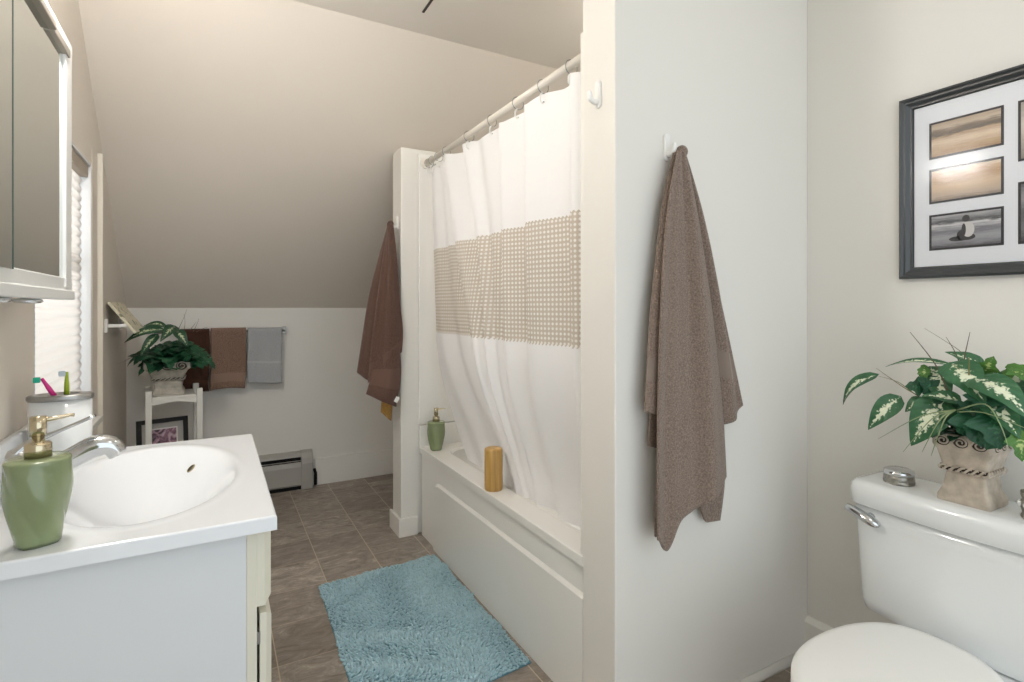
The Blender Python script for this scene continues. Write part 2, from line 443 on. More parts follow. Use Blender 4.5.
# rounded drop edges around the border: front, near, far
loop = [(TX0, TY0)] + [(TX0 + (TX1 - TX0) * i / NX, TY0) for i in range(1, NX + 1)] + [(TX1, TY0 + (TY1 - TY0) * j / NY) for j in range(1, NY + 1)] + \
       [(TX1 - (TX1 - TX0) * i / NX, TY1) for i in range(1, NX + 1)]
nrm = []
for (x, y) in loop:
    n = Vector((1 if x > TX1 - 1e-6 else 0, (-1 if y < TY0 + 1e-6 else (1 if y > TY1 - 1e-6 else 0)), 0))
    nrm.append(n)
rs = []
for k in range(6):
    a = k / 5 * PI / 2
    rs.append([Vector((x, y, TZ)) + n * (rd * math.sin(a)) + Vector((0, 0, -rd * (1 - math.cos(a)))) for (x, y), n in zip(loop, nrm)])
rs.append([p + Vector((0, 0, -(.028 - rd))) for p in rs[-1]])
rs.append([Vector((x, y, TZ - .028)) - n * .02 for (x, y), n in zip(loop, nrm)])
tp.rings([r for r in rs][::-1], closed=False, smooth=False)
tp.build('basin_top', MARBLE, ct)
MB().box(XL + .001, XL + .022, TY0 - .006, TY1 + .006, TZ - .002, TZ + .085).build('backsplash', MARBLE, ct, bevel=.006, seg=3)
zb = top_z(BXc, BYc)
MB().lathe([(0, .004), (.020, .004), (.024, .002), (.025, -.002)], (BXc, BYc, zb), 24).build('drain', CHROME, ct)
# overflow hole on the basin wall
ox, oy = -.055, 1.722
oz = top_z(ox, oy); e_ = .002
nn = Vector((-(top_z(ox + e_, oy) - top_z(ox - e_, oy)) / (2 * e_), -(top_z(ox, oy + e_) - top_z(ox, oy - e_)) / (2 * e_), 1)).normalized()
ov = MB(); q = nn.to_track_quat('Z', 'Y').to_matrix()
ov.rings([[Vector((ox, oy, oz)) + nn * hgt + q @ Vector((r * .62 * math.cos(a), r * math.sin(a), 0)) for a in [2 * PI * j / 20 for j in range(20)]] for r, hgt in ((.013, .0), (.013, .002), (.0105, .0025))], cap=False)
ov.rings([[Vector((ox, oy, oz)) + nn * hgt + q @ Vector((r * .62 * math.cos(a), r * math.sin(a), 0)) for a in [2 * PI * j / 20 for j in range(20)]] for r, hgt in ((.0106, .0018), (.001, .0015))], mi=1)
ov.build('overflow', [pm('aged_brass', 'b5a888', .35, .8), pm('overflow_shadow', '6d6552', .8)], ct)

# ---- faucet
fc = empty('faucet', (-.36, 1.50, TZ), 'chrome single lever faucet behind the basin', 'faucet')
MB().lathe([(.033, 0), (.033, .006), (.027, .014), (.024, .03), (.023, .075), (.025, .085), (.02, .098), (.0, .102)], (-.36, 1.5, TZ), 28).build('body', CHROME, fc)
pth = [interp([(-.362, 1.5, .828), (-.32, 1.503, .848), (-.27, 1.506, .872), (-.235, 1.509, .889), (-.206, 1.51, .887), (-.192, 1.511, .866)], i / 18) for i in range(19)]
rr = [lerp(.020, .025, i / 12) if i < 12 else lerp(.025, .018, (i - 12) / 6) for i in range(19)]
MB().tube(pth, rr, 18).build('spout', CHROME, fc)
lv = MB()
pth = [interp([(-.362, 1.5, .893), (-.345, 1.5, .910), (-.30, 1.5, .93), (-.232, 1.5, .960)], i / 14) for i in range(15)]
lv.tube(pth, [lerp(.023, .0065, min(1, i / 10)) for i in range(15)], 14, flat=.6)
lv.build('lever', CHROME, fc)

# ================================================================== SOAP DISPENSERS
CER = pm('green_glazed_ceramic', '87946c', .2, coat=.5, var=.10, vscale=9)
def dispenser_parts(root, gold):
    H_ = .142
    def prof(z):
        t = z / H_
        return lerp(.031, .0455, math.sin(min(1, t * 1.2) * PI / 2))
    n = 64; m = 40; rs = []
    for i in range(m + 1):
        z = H_ * i / m; ring = []
        for j in range(n):
            a = 2 * PI * j / n
            ph = (4 * (a + 1.7 * (z / H_) ** 1.1) / (2 * PI)) % 1.0
            g = (-.009 * abs(ph - .5) + .0023 - .0012 * math.exp(-((ph - .98) / .05) ** 2)) * min(1, (1.02 - z / H_) * 7)
            r = prof(z) + g
            ring.append(Vector((r * math.cos(a), r * math.sin(a), z)))
        rs.append(ring)
    rs.insert(0, [p * .93 + Vector((0, 0, 0)) for p in rs[0]])
    for k, (sc, dz) in enumerate(((.975, .002), (.93, .0035), (.4, .005))):
        rs.append([Vector((p.x * sc, p.y * sc, H_ + dz)) for p in rs[m + 1]])
    for p in rs[1]: p.z += .004
    MB().rings(rs).build('bottle', CER, root)
    MB().lathe([(.0, H_ + .005), (.0185, H_ + .005), (.0185, H_ + .026), (.016, H_ + .029), (.009, H_ + .03), (.008, H_ + .042), (.0, H_ + .042)], n=28).build('collar', gold, root)
    pmh = MB().lathe([(0, H_ + .040), (.0115, H_ + .040), (.0115, H_ + .073), (.0, H_ + .074)], n=24)
    pmh.tube([(0, 0, H_ + .066), (.025, 0, H_ + .067), (.043, 0, H_ + .069), (.049, 0, H_ + .068)], [.0045, .0038, .003, .003], 12)
    pmh.build('pump', gold, root)
sd = empty_local('soap_dispenser', (-.262, 1.192, TZ), 'large green ceramic soap dispenser with gold pump on the sink top', 'soap dispenser', 'green soap dispensers', rz=.42)
dispenser_parts(sd, GOLD)
s2 = copy_tree(sd); s2.location = (1.008, 2.628, .466); s2.rotation_euler.z = -.3
s2['label'] = 'green ceramic soap dispenser on the far end of the bathtub ledge'

# ================================================================== TOOTHBRUSH HOLDER + BRUSHES
th = empty('toothbrush_holder', (-.35, 1.80, TZ), 'white oval toothbrush holder with a steel rim on the sink top', 'holder')
MB().lathe([(.0, 0), (.064, 0), (.066, .004), (.066, .162), (.0, .162)], (-.35, 1.80, TZ), 40, sy=.62).build('cup', PORC, th)
MB().lathe([(.068, .161), (.070, .165), (.070, .172), (.064, .176), (.050, .176), (.047, .172), (.02, .170), (0, .170)], (-.35, 1.80, TZ), 40, sy=.64).build('rim', STEEL, th)
MB().box(-.385, -.315, 1.793, 1.81, TZ + .1695, TZ + .1725).build('slot', DARKMETAL, th, bevel=.001)
def brush(loc, tip, col, grip, label):
    r_ = empty('toothbrush', loc, label, 'toothbrush', 'toothbrushes in the holder')
    a, b = Vector(loc), Vector(tip); d = b - a
    MB().tube([a, a + d * .45, a + d * .75, b], [.006, .0055, .004, .0035], 10).build('handle', pm('brush_' + col, col, .35), r_)
    hd = b + Vector((-.004, -.006, -.004))
    MB().box(hd.x - .011, hd.x + .003, hd.y - .007, hd.y + .002, hd.z - .006, hd.z + .008).build('bristles', pm('bristles_' + grip, grip, .6), r_, bevel=.002)
brush((-.360, 1.785, TZ + .1725), (-.385, 1.783, TZ + .220), 'e0308e', '1fae8e', 'pink toothbrush with a green head, in the holder')
brush((-.338, 1.800, TZ + .1725), (-.338, 1.80, TZ + .232), '9fb52a', 'c9d6dd', 'lime green toothbrush standing upright in the holder')

# ================================================================== WINDOW BLIND
wb = empty('window_blind', (XL - .03, 2.41, WZ0), 'cream pleated cellular blind drawn down in the window', 'blind')
def blind_mat():
    m = bpy.data.materials.new('blind_fabric'); m.use_nodes = True; t = NT(m); b = t.n['Principled BSDF']
    b.inputs['Base Color'].default_value = lin('f3efea'); b.inputs['Roughness'].default_value = .9
    tl = t.new('ShaderNodeBsdfTranslucent'); tl.inputs[0].default_value = lin('fdf9f5')
    mx = t.new('ShaderNodeMixShader'); mx.inputs[0].default_value = .5
    t.link(b.outputs[0], mx.inputs[1]); t.link(tl.outputs[0], mx.inputs[2]); t.link(mx.outputs[0], t.n['Material Output'].inputs[0]); return m
npl = 27; zt, zb_ = WZ1 - .06, WZ0 + .03
def blind_pt(i, j):
    y = lerp(WY0 + .022, WY1 - .030, i); z = lerp(zb_, zt, j)
    ph = j * npl
    return Vector((XL - .036 + .008 * abs(math.sin(PI * ph)), y, z))
MB().grid(blind_pt, 6, npl * 8).build('shade', blind_mat(), wb, solid=.001)
MB().box(XL - .055, XL - .008, WY0 + .016, WY1 - .016, WZ1 - .06, WZ1 - .012).build('head_rail', pm('shaded_rail', 'b3a594', .5), wb, bevel=.003)  # head rail colour is darkened to carry the shade on it
MB().box(XL - .05, XL - .015, WY0 + .02, WY1 - .026, WZ0 + .006, WZ0 + .032).build('bottom_rail', TRIM, wb, bevel=.003)

# ================================================================== LEFT WALL TOWEL BAR AND FLORAL BOARD
tb = empty('towel_bar', (XL, 3.3, 1.11), 'short white towel bar on the left wall past the window', 'towel bar')
for yy in (3.12, 3.56):
    p_ = MB().box(XL, XL + .012, yy - .018, yy + .018, 1.085, 1.148)
    p_.box(XL + .012, XL + .085, yy - .007, yy + .007, 1.108, 1.124)
    p_.build('bracket', PLASTIC, tb, bevel=.003)
MB().tube([(XL + .078, 3.12, 1.116), (XL + .078, 3.56, 1.116)], .007, 14).build('bar', PLASTIC, tb)
def board_mat():
    m = pm('floral_board', 'dcd6bd', .6); t = NT(m); b = t.n['Principled BSDF']
    tc = t.new('ShaderNodeTexCoord'); v = t.new('ShaderNodeTexVoronoi'); v.inputs['Scale'].default_value = 32
    t.link(tc.outputs['Object'], v.inputs['Vector'])
    n = t.new('ShaderNodeTexNoise'); n.inputs['Scale'].default_value = 14; t.link(tc.outputs['Object'], n.inputs['Vector'])
    k = t.math('LESS_THAN', t.math('ADD', v.outputs['Distance'], t.math('MULTIPLY', n.outputs['Fac'], .8)), .68)
    t.link(t.mix(k, lin('dcd6bd'), lin('7f8562')), b.inputs['Base Color']); return m
bd = MB()
A, B = Vector((XL + .006, 0, 1.223)), Vector((XL + .112, 0, 1.076))
d = (B - A).normalized(); nrm_ = Vector((-d.z, 0, d.x)); nrm_ = nrm_ if nrm_.x > 0 else -nrm_
vs = []
for y in (3.135, 3.53):
    for p in (A, B, B + nrm_ * .012, A + nrm_ * .012): vs.append((p.x, y, p.z))
bd.add(vs, [(0, 3, 2, 1), (4, 5, 6, 7), (0, 1, 5, 4), (2, 3, 7, 6), (1, 2, 6, 5), (3, 0, 4, 7)])
bdo = bd.build('decorative_board', board_mat(), bevel=.002)
tag(bdo, 'cream floral board tilted against the left wall above the plant', 'board')

# ================================================================== BACK WALL TOWEL RAIL + TOWELS
tr = empty('towel_rail', (0, YB, 1.07), 'thin metal towel rail on the low back wall', 'towel bar')
for xx in (-.30, .405):
    p_ = MB().box(xx - .012, xx + .012, YB - .01, YB, 1.03, 1.08).box(xx - .006, xx + .006, YB - .066, YB - .01, 1.045, 1.065)
    p_.build('bracket', STEEL, tr, bevel=.003)
MB().tube([(-.30, YB - .06, 1.055), (.405, YB - .06, 1.055)], .007, 14).build('bar', STEEL, tr)
def bar_towel(name, x0, x1, zf, zbk, mats, label, band, seed, group='towels on the back rail', thick=.011):
    rr_ = random.Random(seed); yb, zt = YB - .06, 1.055; rad = .0085 + thick / 2
    prof = []
    n1 = 26
    for i in range(n1): prof.append((yb - rad, lerp(zf, zt, i / n1)))
    for i in range(9):
        a = PI - PI * i / 8; prof.append((yb + rad * math.cos(a), zt + rad * math.sin(a)))
    for i in range(1, 14): prof.append((yb + rad, lerp(zt, zbk, i / 13)))
    nx = 26; ph = rr_.random() * 6
    def fn(i, j):
        k = min(len(prof) - 1, int(round(j * (len(prof) - 1)))); y, z = prof[k]
        down = max(0, (zt - z) / (zt - zf))
        front = k < n1
        x = lerp(x0, x1, i) + (.006 * math.sin(ph + 5 * down)) * down
        dy = (-.006 * abs(math.sin(ph + i * 7.5)) * down - .004 * down) if front else (.004 * down)
        dz = (.007 * math.sin(i * 4 + ph)) * down
        return Vector((x, y + dy, z + dz))
    N = len(prof) - 1
    def mf(i, j):
        k = j * N
        if k < n1:
            z = lerp(zf, zt, k / n1)
            if band[0] < z < band[1]: return 1
        return 0
    o = MB().grid(fn, nx, N, mfn=mf).build(name, mats, solid=thick, soff=0)
    return tag(o, label, 'towel', group)
bar_towel('hand_towel', -.175, -.024, .700, .76, [T_DARK, T_DARK_B], 'dark brown hand towel on the back rail behind the plant', (.745, .775), 1)
bar_towel('hand_towel', -.018, .175, .700, .74, [T_MID, T_MID_B], 'mocha brown hand towel in the middle of the back rail', (.745, .80), 2, thick=.014)
bar_towel('hand_towel', .186, .384, .722, .75, [T_GREY, T_GREY_B], 'pale grey hand towel at the right end of the back rail', (.85, .865), 3)

# ================================================================== BASEBOARD HEATER
bh = empty('baseboard_heater', (.1, YB, 0), 'grey metal baseboard heater along the low back wall', 'heater')
hx0, hx1 = XL + .01, .505
hb = MB()
pf = [(YB, .025), (YB - .05, .025), (YB - .058, .035), (YB - .058, .150), (YB - .052, .178), (YB - .046, .180)]
hb.rings([[Vector((x, y, z)) for y, z in pf] for x in (hx0, hx1)], smooth=False, closed=False)
hb.rings([[Vector((x, y, z)) for y, z in ((YB, .245), (YB - .018, .245), (YB - .036, .228), (YB - .04, .212), (YB - .034, .212), (YB - .014, .232), (YB, .232))] for x in (hx0, hx1)], smooth=False, cap=True)
hb.build('cover', HEATER, bh, solid=.0015)
MB().box(hx0, hx1, YB - .05, YB - .046, .188, .192).build('damper', HEATER, bh)
MB().box(hx0, hx1, YB - .03, YB - .004, .04, .205).build('element', BLACK, bh)
MB().box(hx0, hx1, YB - .045, YB, .0, .024).build('base_strip', BLACK, bh)
ec = MB()
pf2 = [(YB, .0), (YB - .062, .0), (YB - .062, .17), (YB - .056, .205), (YB - .04, .235), (YB - .02, .25), (YB, .25)]
ec.rings([[Vector((x, y, z)) for y, z in pf2] for x in (.505, .578)], smooth=False)
ec.build('end_cap', HEATER, bh, bevel=.003)
MB().tube([(.578, YB - .03, .11), (.592, YB - .03, .115), (.598, YB - .032, .09), (.598, YB - .035, .012)], .010, 10).build('pipe', BLACK, bh)

# ================================================================== WHITE STAND, FRAMED PRINT
SR = .10
st = empty_local('plant_stand', (-.19, 3.40, 0), 'small white wooden stand with open shelves below the towels', 'stand', rz=SR)
SW, SD, ZT = .112, .112, .745
for sx in (-1, 1):
    for sy in (-1, 1):
        x, y = sx * SW, sy * SD
        MB().box(x - .014, x + .014, y - .014, y + .014, 0, ZT + .03).build('post', STANDW, st, bevel=.003)
for zs in (.16, .36, ZT - .012):
    MB().box(-SW + .015, SW - .015, -SD - .004, SD + .004, zs, zs + .012).build('shelf', STANDW, st, bevel=.002)
for sy in (-1, 1):
    rl = MB()
    rs = []
    for i in range(21):
        x = lerp(-SW + .014, SW - .014, i / 20); dz = .012 * math.cos(PI * 2 * (i / 20 - .5)) * .5
        y = sy * SD
        rs.append([Vector((x, y - .008, ZT - .035 + dz)), Vector((x, y + .008, ZT - .035 + dz)), Vector((x, y + .008, ZT - .012)), Vector((x, y - .008, ZT - .012))])
    rl.rings(rs, smooth=False); rl.build('rail', STANDW, st)
def print_mat():
    m = pm('plum_print', '8a5f70', .4); t = NT(m); b = t.n['Principled BSDF']
    tc = t.new('ShaderNodeTexCoord'); n = t.new('ShaderNodeTexNoise'); n.inputs['Scale'].default_value = 22; n.inputs['Distortion'].default_value = 1.5
    t.link(tc.outputs['Object'], n.inputs['Vector'])
    t.link(t.ramp(n.outputs['Fac'], [(.35, lin('3d2633')), (.5, lin('8d6274')), (.65, lin('c3a7ae'))]), b.inputs['Base Color']); return m
BLK = pm('black_frame', '0c0b09', .6)
fp = empty_local('framed_print', (-.236, 3.415, .372), 'black framed plum print standing on the shelf of the white stand', 'picture', rz=.24)
FW, FH = .235, .235
tilt = Matrix.Rotation(-.12, 4, 'X')
f_ = MB()
def frame_xz(mb, w_, h_, t_, y0, y1, M=None, mi=0):
    mb.box(-w_ / 2, -w_ / 2 + t_, y0, y1, 0, h_, mi, M).box(w_ / 2 - t_, w_ / 2, y0, y1, 0, h_, mi, M)
    mb.box(-w_ / 2 + t_, w_ / 2 - t_, y0, y1, 0, t_, mi, M).box(-w_ / 2 + t_, w_ / 2 - t_, y0, y1, h_ - t_, h_, mi, M)
frame_xz(f_, FW, FH, .022, -.012, .012, tilt); f_.build('frame', BLK, fp, bevel=.002)
MB().box(-FW / 2 + .02, FW / 2 - .02, -.002, .004, .02, FH - .02, M=tilt).build('mat_board', pm('grey_mat', 'a8a49e', .8), fp)
pp = MB().box(-.066, .068, -.0045, -.002, .035, FH - .05, 1, tilt).box(-.060, .062, -.0055, -.0045, .041, FH - .056, 0, tilt)
pp.build('print', [print_mat(), pm('print_border', 'ddd6d2', .6)], fp)

# ================================================================== PLANTS
def leaf_mat(name, edge, mid, pale, thresh=.30, w=1.0):
    m = bpy.data.materials.new(name); m.use_nodes = True; t = NT(m); b = t.n['Principled BSDF']
    uv = t.new('ShaderNodeUVMap'); sx = t.new('ShaderNodeSeparateXYZ'); t.link(uv.outputs[0], sx.inputs[0])
    d = t.math('ABSOLUTE', t.math('SUBTRACT', sx.outputs[1], .5))      # 0 midrib .. .5 edge
    tc = t.new('ShaderNodeTexCoord'); n = t.new('ShaderNodeTexNoise'); n.inputs['Scale'].default_value = 170; n.inputs['Detail'].default_value = 4
    t.link(tc.outputs['Object'], n.inputs['Vector'])
    n2 = t.new('ShaderNodeTexNoise'); n2.inputs['Scale'].default_value = 30; t.link(tc.outputs['Object'], n2.inputs['Vector'])
    # feathered veins running out from the midrib
    vein = t.math('SINE', t.math('ADD', t.math('MULTIPLY', sx.outputs[0], 42), t.math('MULTIPLY', d, -22)))
    f = t.math('ADD', t.math('MULTIPLY', d, 2.0), t.math('ADD', t.math('MULTIPLY', t.math('SUBTRACT', n.outputs['Fac'], .5), 1.1), t.math('MULTIPLY', vein, .10)))
    along = t.math('MULTIPLY', t.math('ABSOLUTE', t.math('SUBTRACT', sx.outputs[0], .48)), .75)
    f = t.math('ADD', f, along)
    base = t.mix(n2.outputs['Fac'], lin(edge), lin(mid))
    k = t.ramp(f, [(thresh - .07, (1, 1, 1, 1)), (thresh + .10, (0, 0, 0, 1))])
    t.link(t.mix(t.math('MULTIPLY', k, w), base, lin(pale)), b.inputs['Base Color'])
    b.inputs['Roughness'].default_value = .38; b.inputs['Specular IOR Level'].default_value = .4
    bp = t.new('ShaderNodeBump'); bp.inputs['Strength'].default_value = .25; bp.inputs['Distance'].default_value = .002
    t.link(vein, bp.inputs['Height']); t.link(bp.outputs[0], b.inputs['Normal'])
    return m
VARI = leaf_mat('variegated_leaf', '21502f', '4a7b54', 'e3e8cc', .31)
IVY = leaf_mat('dark_ivy_leaf', '163c28', '29603f', '4a8560', .10, .5)
LIME = leaf_mat('light_ivy_leaf', '3c6a2c', '5d8a3c', 'b9c982', .18, .8)
STEM = pm('leaf_stem', '7a7440', .5)
BLADE = pm('grass_blade', '8b9c70', .5)
BLADE_D = pm('dry_grass_blade', '5d5240', .6)

def leaf(mb, base, tip, width, nrm, curl=.12, fold=.25, shape='heart', mi=0):
    base, tip, nrm = Vector(base), Vector(tip), Vector(nrm); width *= 1.25
    ax = tip - base; L = ax.length; t = ax.normalized(); side = t.cross(nrm).normalized(); nn = side.cross(t).normalized()
    nu, nv = 12, 6
    def wid(s):
        if shape == 'heart': return (math.sin(PI * min(1, s ** .62)) ** .8) * (1 - .25 * s) if 0 < s < 1 else .0
        if shape == 'long': return math.sin(PI * s ** .8) ** .9 if 0 < s < 1 else 0
        return math.sin(PI * s ** .7) * (1 + .28 * math.cos(s * 15)) if 0 < s < 1 else 0
    def fn(i, j):
        s_ = i; k = (j - .5) * 2
        p = base + t * (L * s_) + nn * (L * curl * math.sin(PI * s_)) + side * (k * width * wid(s_))
        p += nn * (abs(k) * width * fold * wid(s_)) + nn * (.02 * width * math.sin(s_ * 19 + k * 2))
        if shape == 'ivy': p -= t * (abs(k) * L * .12 * (1 - s_))
        return p
    mb.grid(fn, nu, nv, mi=mi)
def blade(mb, pts, w_, mi=0):
    n = 12; pts = [interp(pts, i / n) for i in range(n + 1)]
    mb.tube(pts, [w_ * (1 - .75 * i / n) for i in range(n + 1)], 6, mi=mi, flat=.5)

def urn(root, hz, b, wst, rim, mats, sq=True):
    """square stone urn: flared foot, rope band, scroll band"""
    prof = [(b, 0), (b, hz * .08), (b * .97, hz * .11), (b * .84, hz * .20), (wst * 1.08, hz * .35), (wst, hz * .43), (wst * 1.18, hz * .47), (wst * 1.18, hz * .53), (lerp(wst * 1.12, rim, .6), hz * .75),
            (rim * .97, hz * .80), (rim, hz * .82), (rim, hz * .985), (rim * .96, hz), (rim * .84, hz), (rim * .80, hz * .80)]
    rs = []
    for h, z in prof:
        ring = []; n = 5; cr = h * .16
        for cx, cy, a0 in ((1, 1, 0), (-1, 1, PI / 2), (-1, -1, PI), (1, -1, 3 * PI / 2)):
            for k in range(n):
                a = a0 + k / (n - 1) * PI / 2
                ring.append(Vector((cx * (h - cr) + cr * math.cos(a), cy * (h - cr) + cr * math.sin(a), z)))
        rs.append(ring)
    u_ = MB().rings(rs, smooth=False)
    u_.build('urn', mats[0], root, bevel=.0015)
    # rope band
    rp = MB(); zr = hz * .49; hr = wst * 1.18 + .001; per = []
    N = 200
    for i in range(N + 1):
        s_ = (i / N * 4) % 4; k = int(s_); f = s_ - k
        c0 = [(1, -1), (1, 1), (-1, 1), (-1, -1), (1, -1)]
        per.append(Vector((lerp(c0[k][0], c0[k + 1][0], f) * hr, lerp(c0[k][1], c0[k + 1][1], f) * hr, zr)))
    for ph in (0, PI):
        path = []
        for i, p in enumerate(per[:-1]):
            a = i / N * 2 * PI * 14 + ph
            o_ = Vector((p.x, p.y, 0)).normalized()
            path.append(p + o_ * (.0034 * math.cos(a)) + Vector((0, 0, .0056 * math.sin(a))))
        path.append(path[0]); rp.tube(path, .0030, 6, cap=False)
    rp.build('rope_band', mats[0], root)
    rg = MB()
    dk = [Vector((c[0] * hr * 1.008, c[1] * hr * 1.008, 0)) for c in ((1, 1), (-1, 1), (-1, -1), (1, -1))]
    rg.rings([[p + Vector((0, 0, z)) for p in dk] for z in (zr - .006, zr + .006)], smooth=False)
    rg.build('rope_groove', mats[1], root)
    # scroll band
    sb = MB(); gb = MB(); zs = hz * .90; ns = 3
    for fx, fy in ((-1, 0), (0, -1), (1, 0), (0, 1)):
        for k in range(ns):
            cen = (k - (ns - 1) / 2) * (2 * rim / ns) * .9
            path = []
            for i in range(22):
                a = i / 21 * 2 * PI * 1.6; rr = rim * .25 * (1 - .8 * i / 21)
                l_, z = cen + rr * math.cos(a), zs + rr * math.sin(a) * .85
                path.append(Vector((fx * (rim + .001) - fy * l_ if fx else l_, fy * (rim + .001) if fy else l_, z)))
            sb.tube(path, [.0028 * (1 - .4 * i / 21) for i in range(22)], 6)
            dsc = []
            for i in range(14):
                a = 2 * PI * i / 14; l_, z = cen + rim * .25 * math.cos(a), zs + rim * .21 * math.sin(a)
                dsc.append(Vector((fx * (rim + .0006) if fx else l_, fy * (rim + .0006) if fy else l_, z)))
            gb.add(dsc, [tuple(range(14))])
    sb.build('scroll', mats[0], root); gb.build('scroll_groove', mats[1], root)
    MB().rings([[Vector((x * rim * .82, y * rim * .82, z)) for x, y in ((1, 1), (-1, 1), (-1, -1), (1, -1))] for z in (hz * .78, hz * .93)], smooth=False).build('soil', pm('moss', '3a3524', .95), root)
STONE = pm('weathered_stone', 'b8ac9c', .85, bump=.5, bscale=90, bdist=.003, var=.22, vscale=35)
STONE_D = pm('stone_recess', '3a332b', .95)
STONE2 = pm('pale_weathered_stone', 'aea89c', .85, bump=.5, bscale=90, bdist=.003, var=.2, vscale=35)

# --- toilet-top plant
LIDZ = .712
PCX, PCY = 1.675, .622
pl = empty_local('potted_plant', (PCX, PCY, LIDZ), 'leafy variegated plant in a square stone urn on the toilet tank', 'plant', 'plants in stone urns')
urn(pl, .172, .055, .040, .063, (STONE, STONE_D))
O = Vector((PCX, PCY, LIDZ))
def A_(u, v, X): return at(u, v, X=X) - O
va, iv, li, stm, bl, bld = MB(), MB(), MB(), MB(), MB(), MB()
N0 = Vector((-.75, -.45, .5))
def fan(u, v, X): return A_(u, v, X)
# big variegated leaves
leaf(va, A_(970, 378, 1.60), A_(1032, 422, 1.57), .036, (-.6, -.45, .75), .18, .15)
leaf(va, A_(950, 362, 1.63), A_(986, 405, 1.575), .036, (-.8, -.4, .5), .12, .15)
leaf(va, A_(985, 376, 1.70), A_(945, 352, 1.66), .028, (-.4, -.5, .8), .15, .2)
leaf(va, A_(962, 402, 1.60), A_(921, 396, 1.59), .020, (-.5, -.3, .9), .10, .2)
leaf(va, A_(945, 398, 1.62), A_(911, 446, 1.575), .038, (-.85, -.3, .35), .12, .18)
leaf(va, A_(901, 396, 1.64), A_(868, 430, 1.60), .025, (-.8, -.35, .5), .16, .2)
leaf(va, A_(879, 374, 1.66), A_(843, 405, 1.63), .017, (-.6, -.2, .8), .22, .3)
leaf(va, A_(957, 366, 1.64), A_(885, 367, 1.66), .009, (-.5, -.4, .8), .10, .3, 'long')
leaf(va, A_(930, 366, 1.67), A_(948, 408, 1.62), .030, (-.8, -.45, .3), .10, .2)
leaf(va, A_(925, 400, 1.62), A_(905, 412, 1.60), .018, (-.5, -.3, .8), .10, .2)
leaf(va, A_(1000, 390, 1.68), A_(1040, 372, 1.70), .030, (-.5, -.4, .8), .12, .2)
leaf(va, A_(985, 400, 1.62), A_(1020, 440, 1.56), .030, (-.7, -.6, .4), .12, .2)
# ivy leaves
for (u, v, X, du, dv, wd) in ((970, 408, 1.595, 12, 40, .034), (990, 412, 1.585, 10, 38, .036), (1000, 420, 1.59, -14, 30, .03), (955, 412, 1.60, 14, 26, .026), (925, 388, 1.63, -20, -2, .018), (935, 392, 1.63, -16, -14, .018),
                              (975, 405, 1.60, -12, 14, .022), (1008, 405, 1.61, 14, 30, .03), (940, 380, 1.65, -26, 8, .016), (985, 392, 1.6, -4, 24, .026), (1015, 392, 1.64, 20, 16, .028), (950, 395, 1.63, -8, 26, .02)):
    leaf(iv, A_(u, v, X), A_(u + du, v + dv, X - .02), wd, (-.8, -.45, .4), .12, .15, 'ivy')
for k in range(26):
    a = R.uniform(0, 2 * PI); rr = R.uniform(.01, .07); p = Vector((rr * math.cos(a), rr * math.sin(a), .172 + R.uniform(-.005, .05)))
    d_ = Vector((math.cos(a), math.sin(a), R.uniform(-.5, .5))) * R.uniform(.03, .055)
    leaf(iv, p, p + d_, R.uniform(.016, .026), (math.cos(a) * .4, math.sin(a) * .4, .8), .15, .15, 'ivy')
for k in range(14):
    a = R.uniform(-PI * .6, PI * .6); rr = R.uniform(.02, .06); p = Vector((rr * math.cos(a), rr * math.sin(a), .172 + R.uniform(.0, .05)))
    d_ = Vector((math.cos(a), math.sin(a), R.uniform(-.2, .8))) * R.uniform(.05, .08)
    if p.x + d_.x > .10: d_.x = .10 - p.x
    leaf(va, p, p + d_, R.uniform(.02, .028), (math.cos(a) * .4, math.sin(a) * .4, .8), .15, .2)
leaf(li, A_(929, 372, 1.64), A_(917, 374, 1.63), .012, N0, .1, .1, 'ivy'); leaf(li, A_(924, 366, 1.64), A_(924, 380, 1.63), .010, N0, .1, .1, 'ivy')
leaf(li, A_(985, 372, 1.67), A_(994, 356, 1.66), .016, N0, .1, .1, 'ivy'); leaf(li, A_(1004, 374, 1.66), A_(1024, 372, 1.66), .012, N0, .1, .1, 'ivy')
leaf(li, A_(1018, 432, 1.57), A_(1022, 462, 1.56), .018, N0, .1, .1, 'ivy')
leaf(li, A_(1010, 366, 1.67), A_(1030, 382, 1.66), .016, N0, .1, .1, 'ivy')
# stems and blades
blade(stm, [A_(940, 405, 1.65), A_(918, 396, 1.645), A_(898, 382, 1.65), A_(878, 376, 1.66)], .003)
blade(stm, [A_(930, 402, 1.65), A_(908, 390, 1.645), A_(893, 380, 1.65), A_(876, 368, 1.65)], .003)
blade(stm, [A_(965, 392, 1.61), A_(964, 378, 1.605), A_(958, 368, 1.61), A_(952, 364, 1.62)], .0022)
blade(stm, [A_(969, 381, 1.598), A_(969, 370, 1.597), A_(969.4, 357, 1.597)], .0026)
blade(bld, [A_(948, 392, 1.62), A_(935, 364, 1.62), A_(910, 332, 1.63)], .0024)
blade(bld, [A_(985, 385, 1.66), A_(964, 355, 1.65), A_(945, 341, 1.65), A_(924, 328, 1.66)], .0022)
blade(bld, [A_(962, 370, 1.66), A_(955, 352, 1.66), A_(946, 337, 1.66)], .0018)
blade(bld, [A_(962, 375, 1.64), A_(965, 355, 1.64), A_(970, 332, 1.64)], .0022)
for (u, v, X) in ((878, 439, 1.60), (903, 452, 1.60), (922, 452, 1.60), (931, 456, 1.60)):
    blade(bl, [A_(955, 410, 1.575), A_(lerp(955, u, .45), 410 + (v - 410) * .22, 1.545), A_(u, v, 1.56)], .0036)
blade(bl, [A_(958, 410, 1.575), A_(985, 404, 1.545), A_(1000, 424, 1.535), A_(1009, 449, 1.54)], .0036)
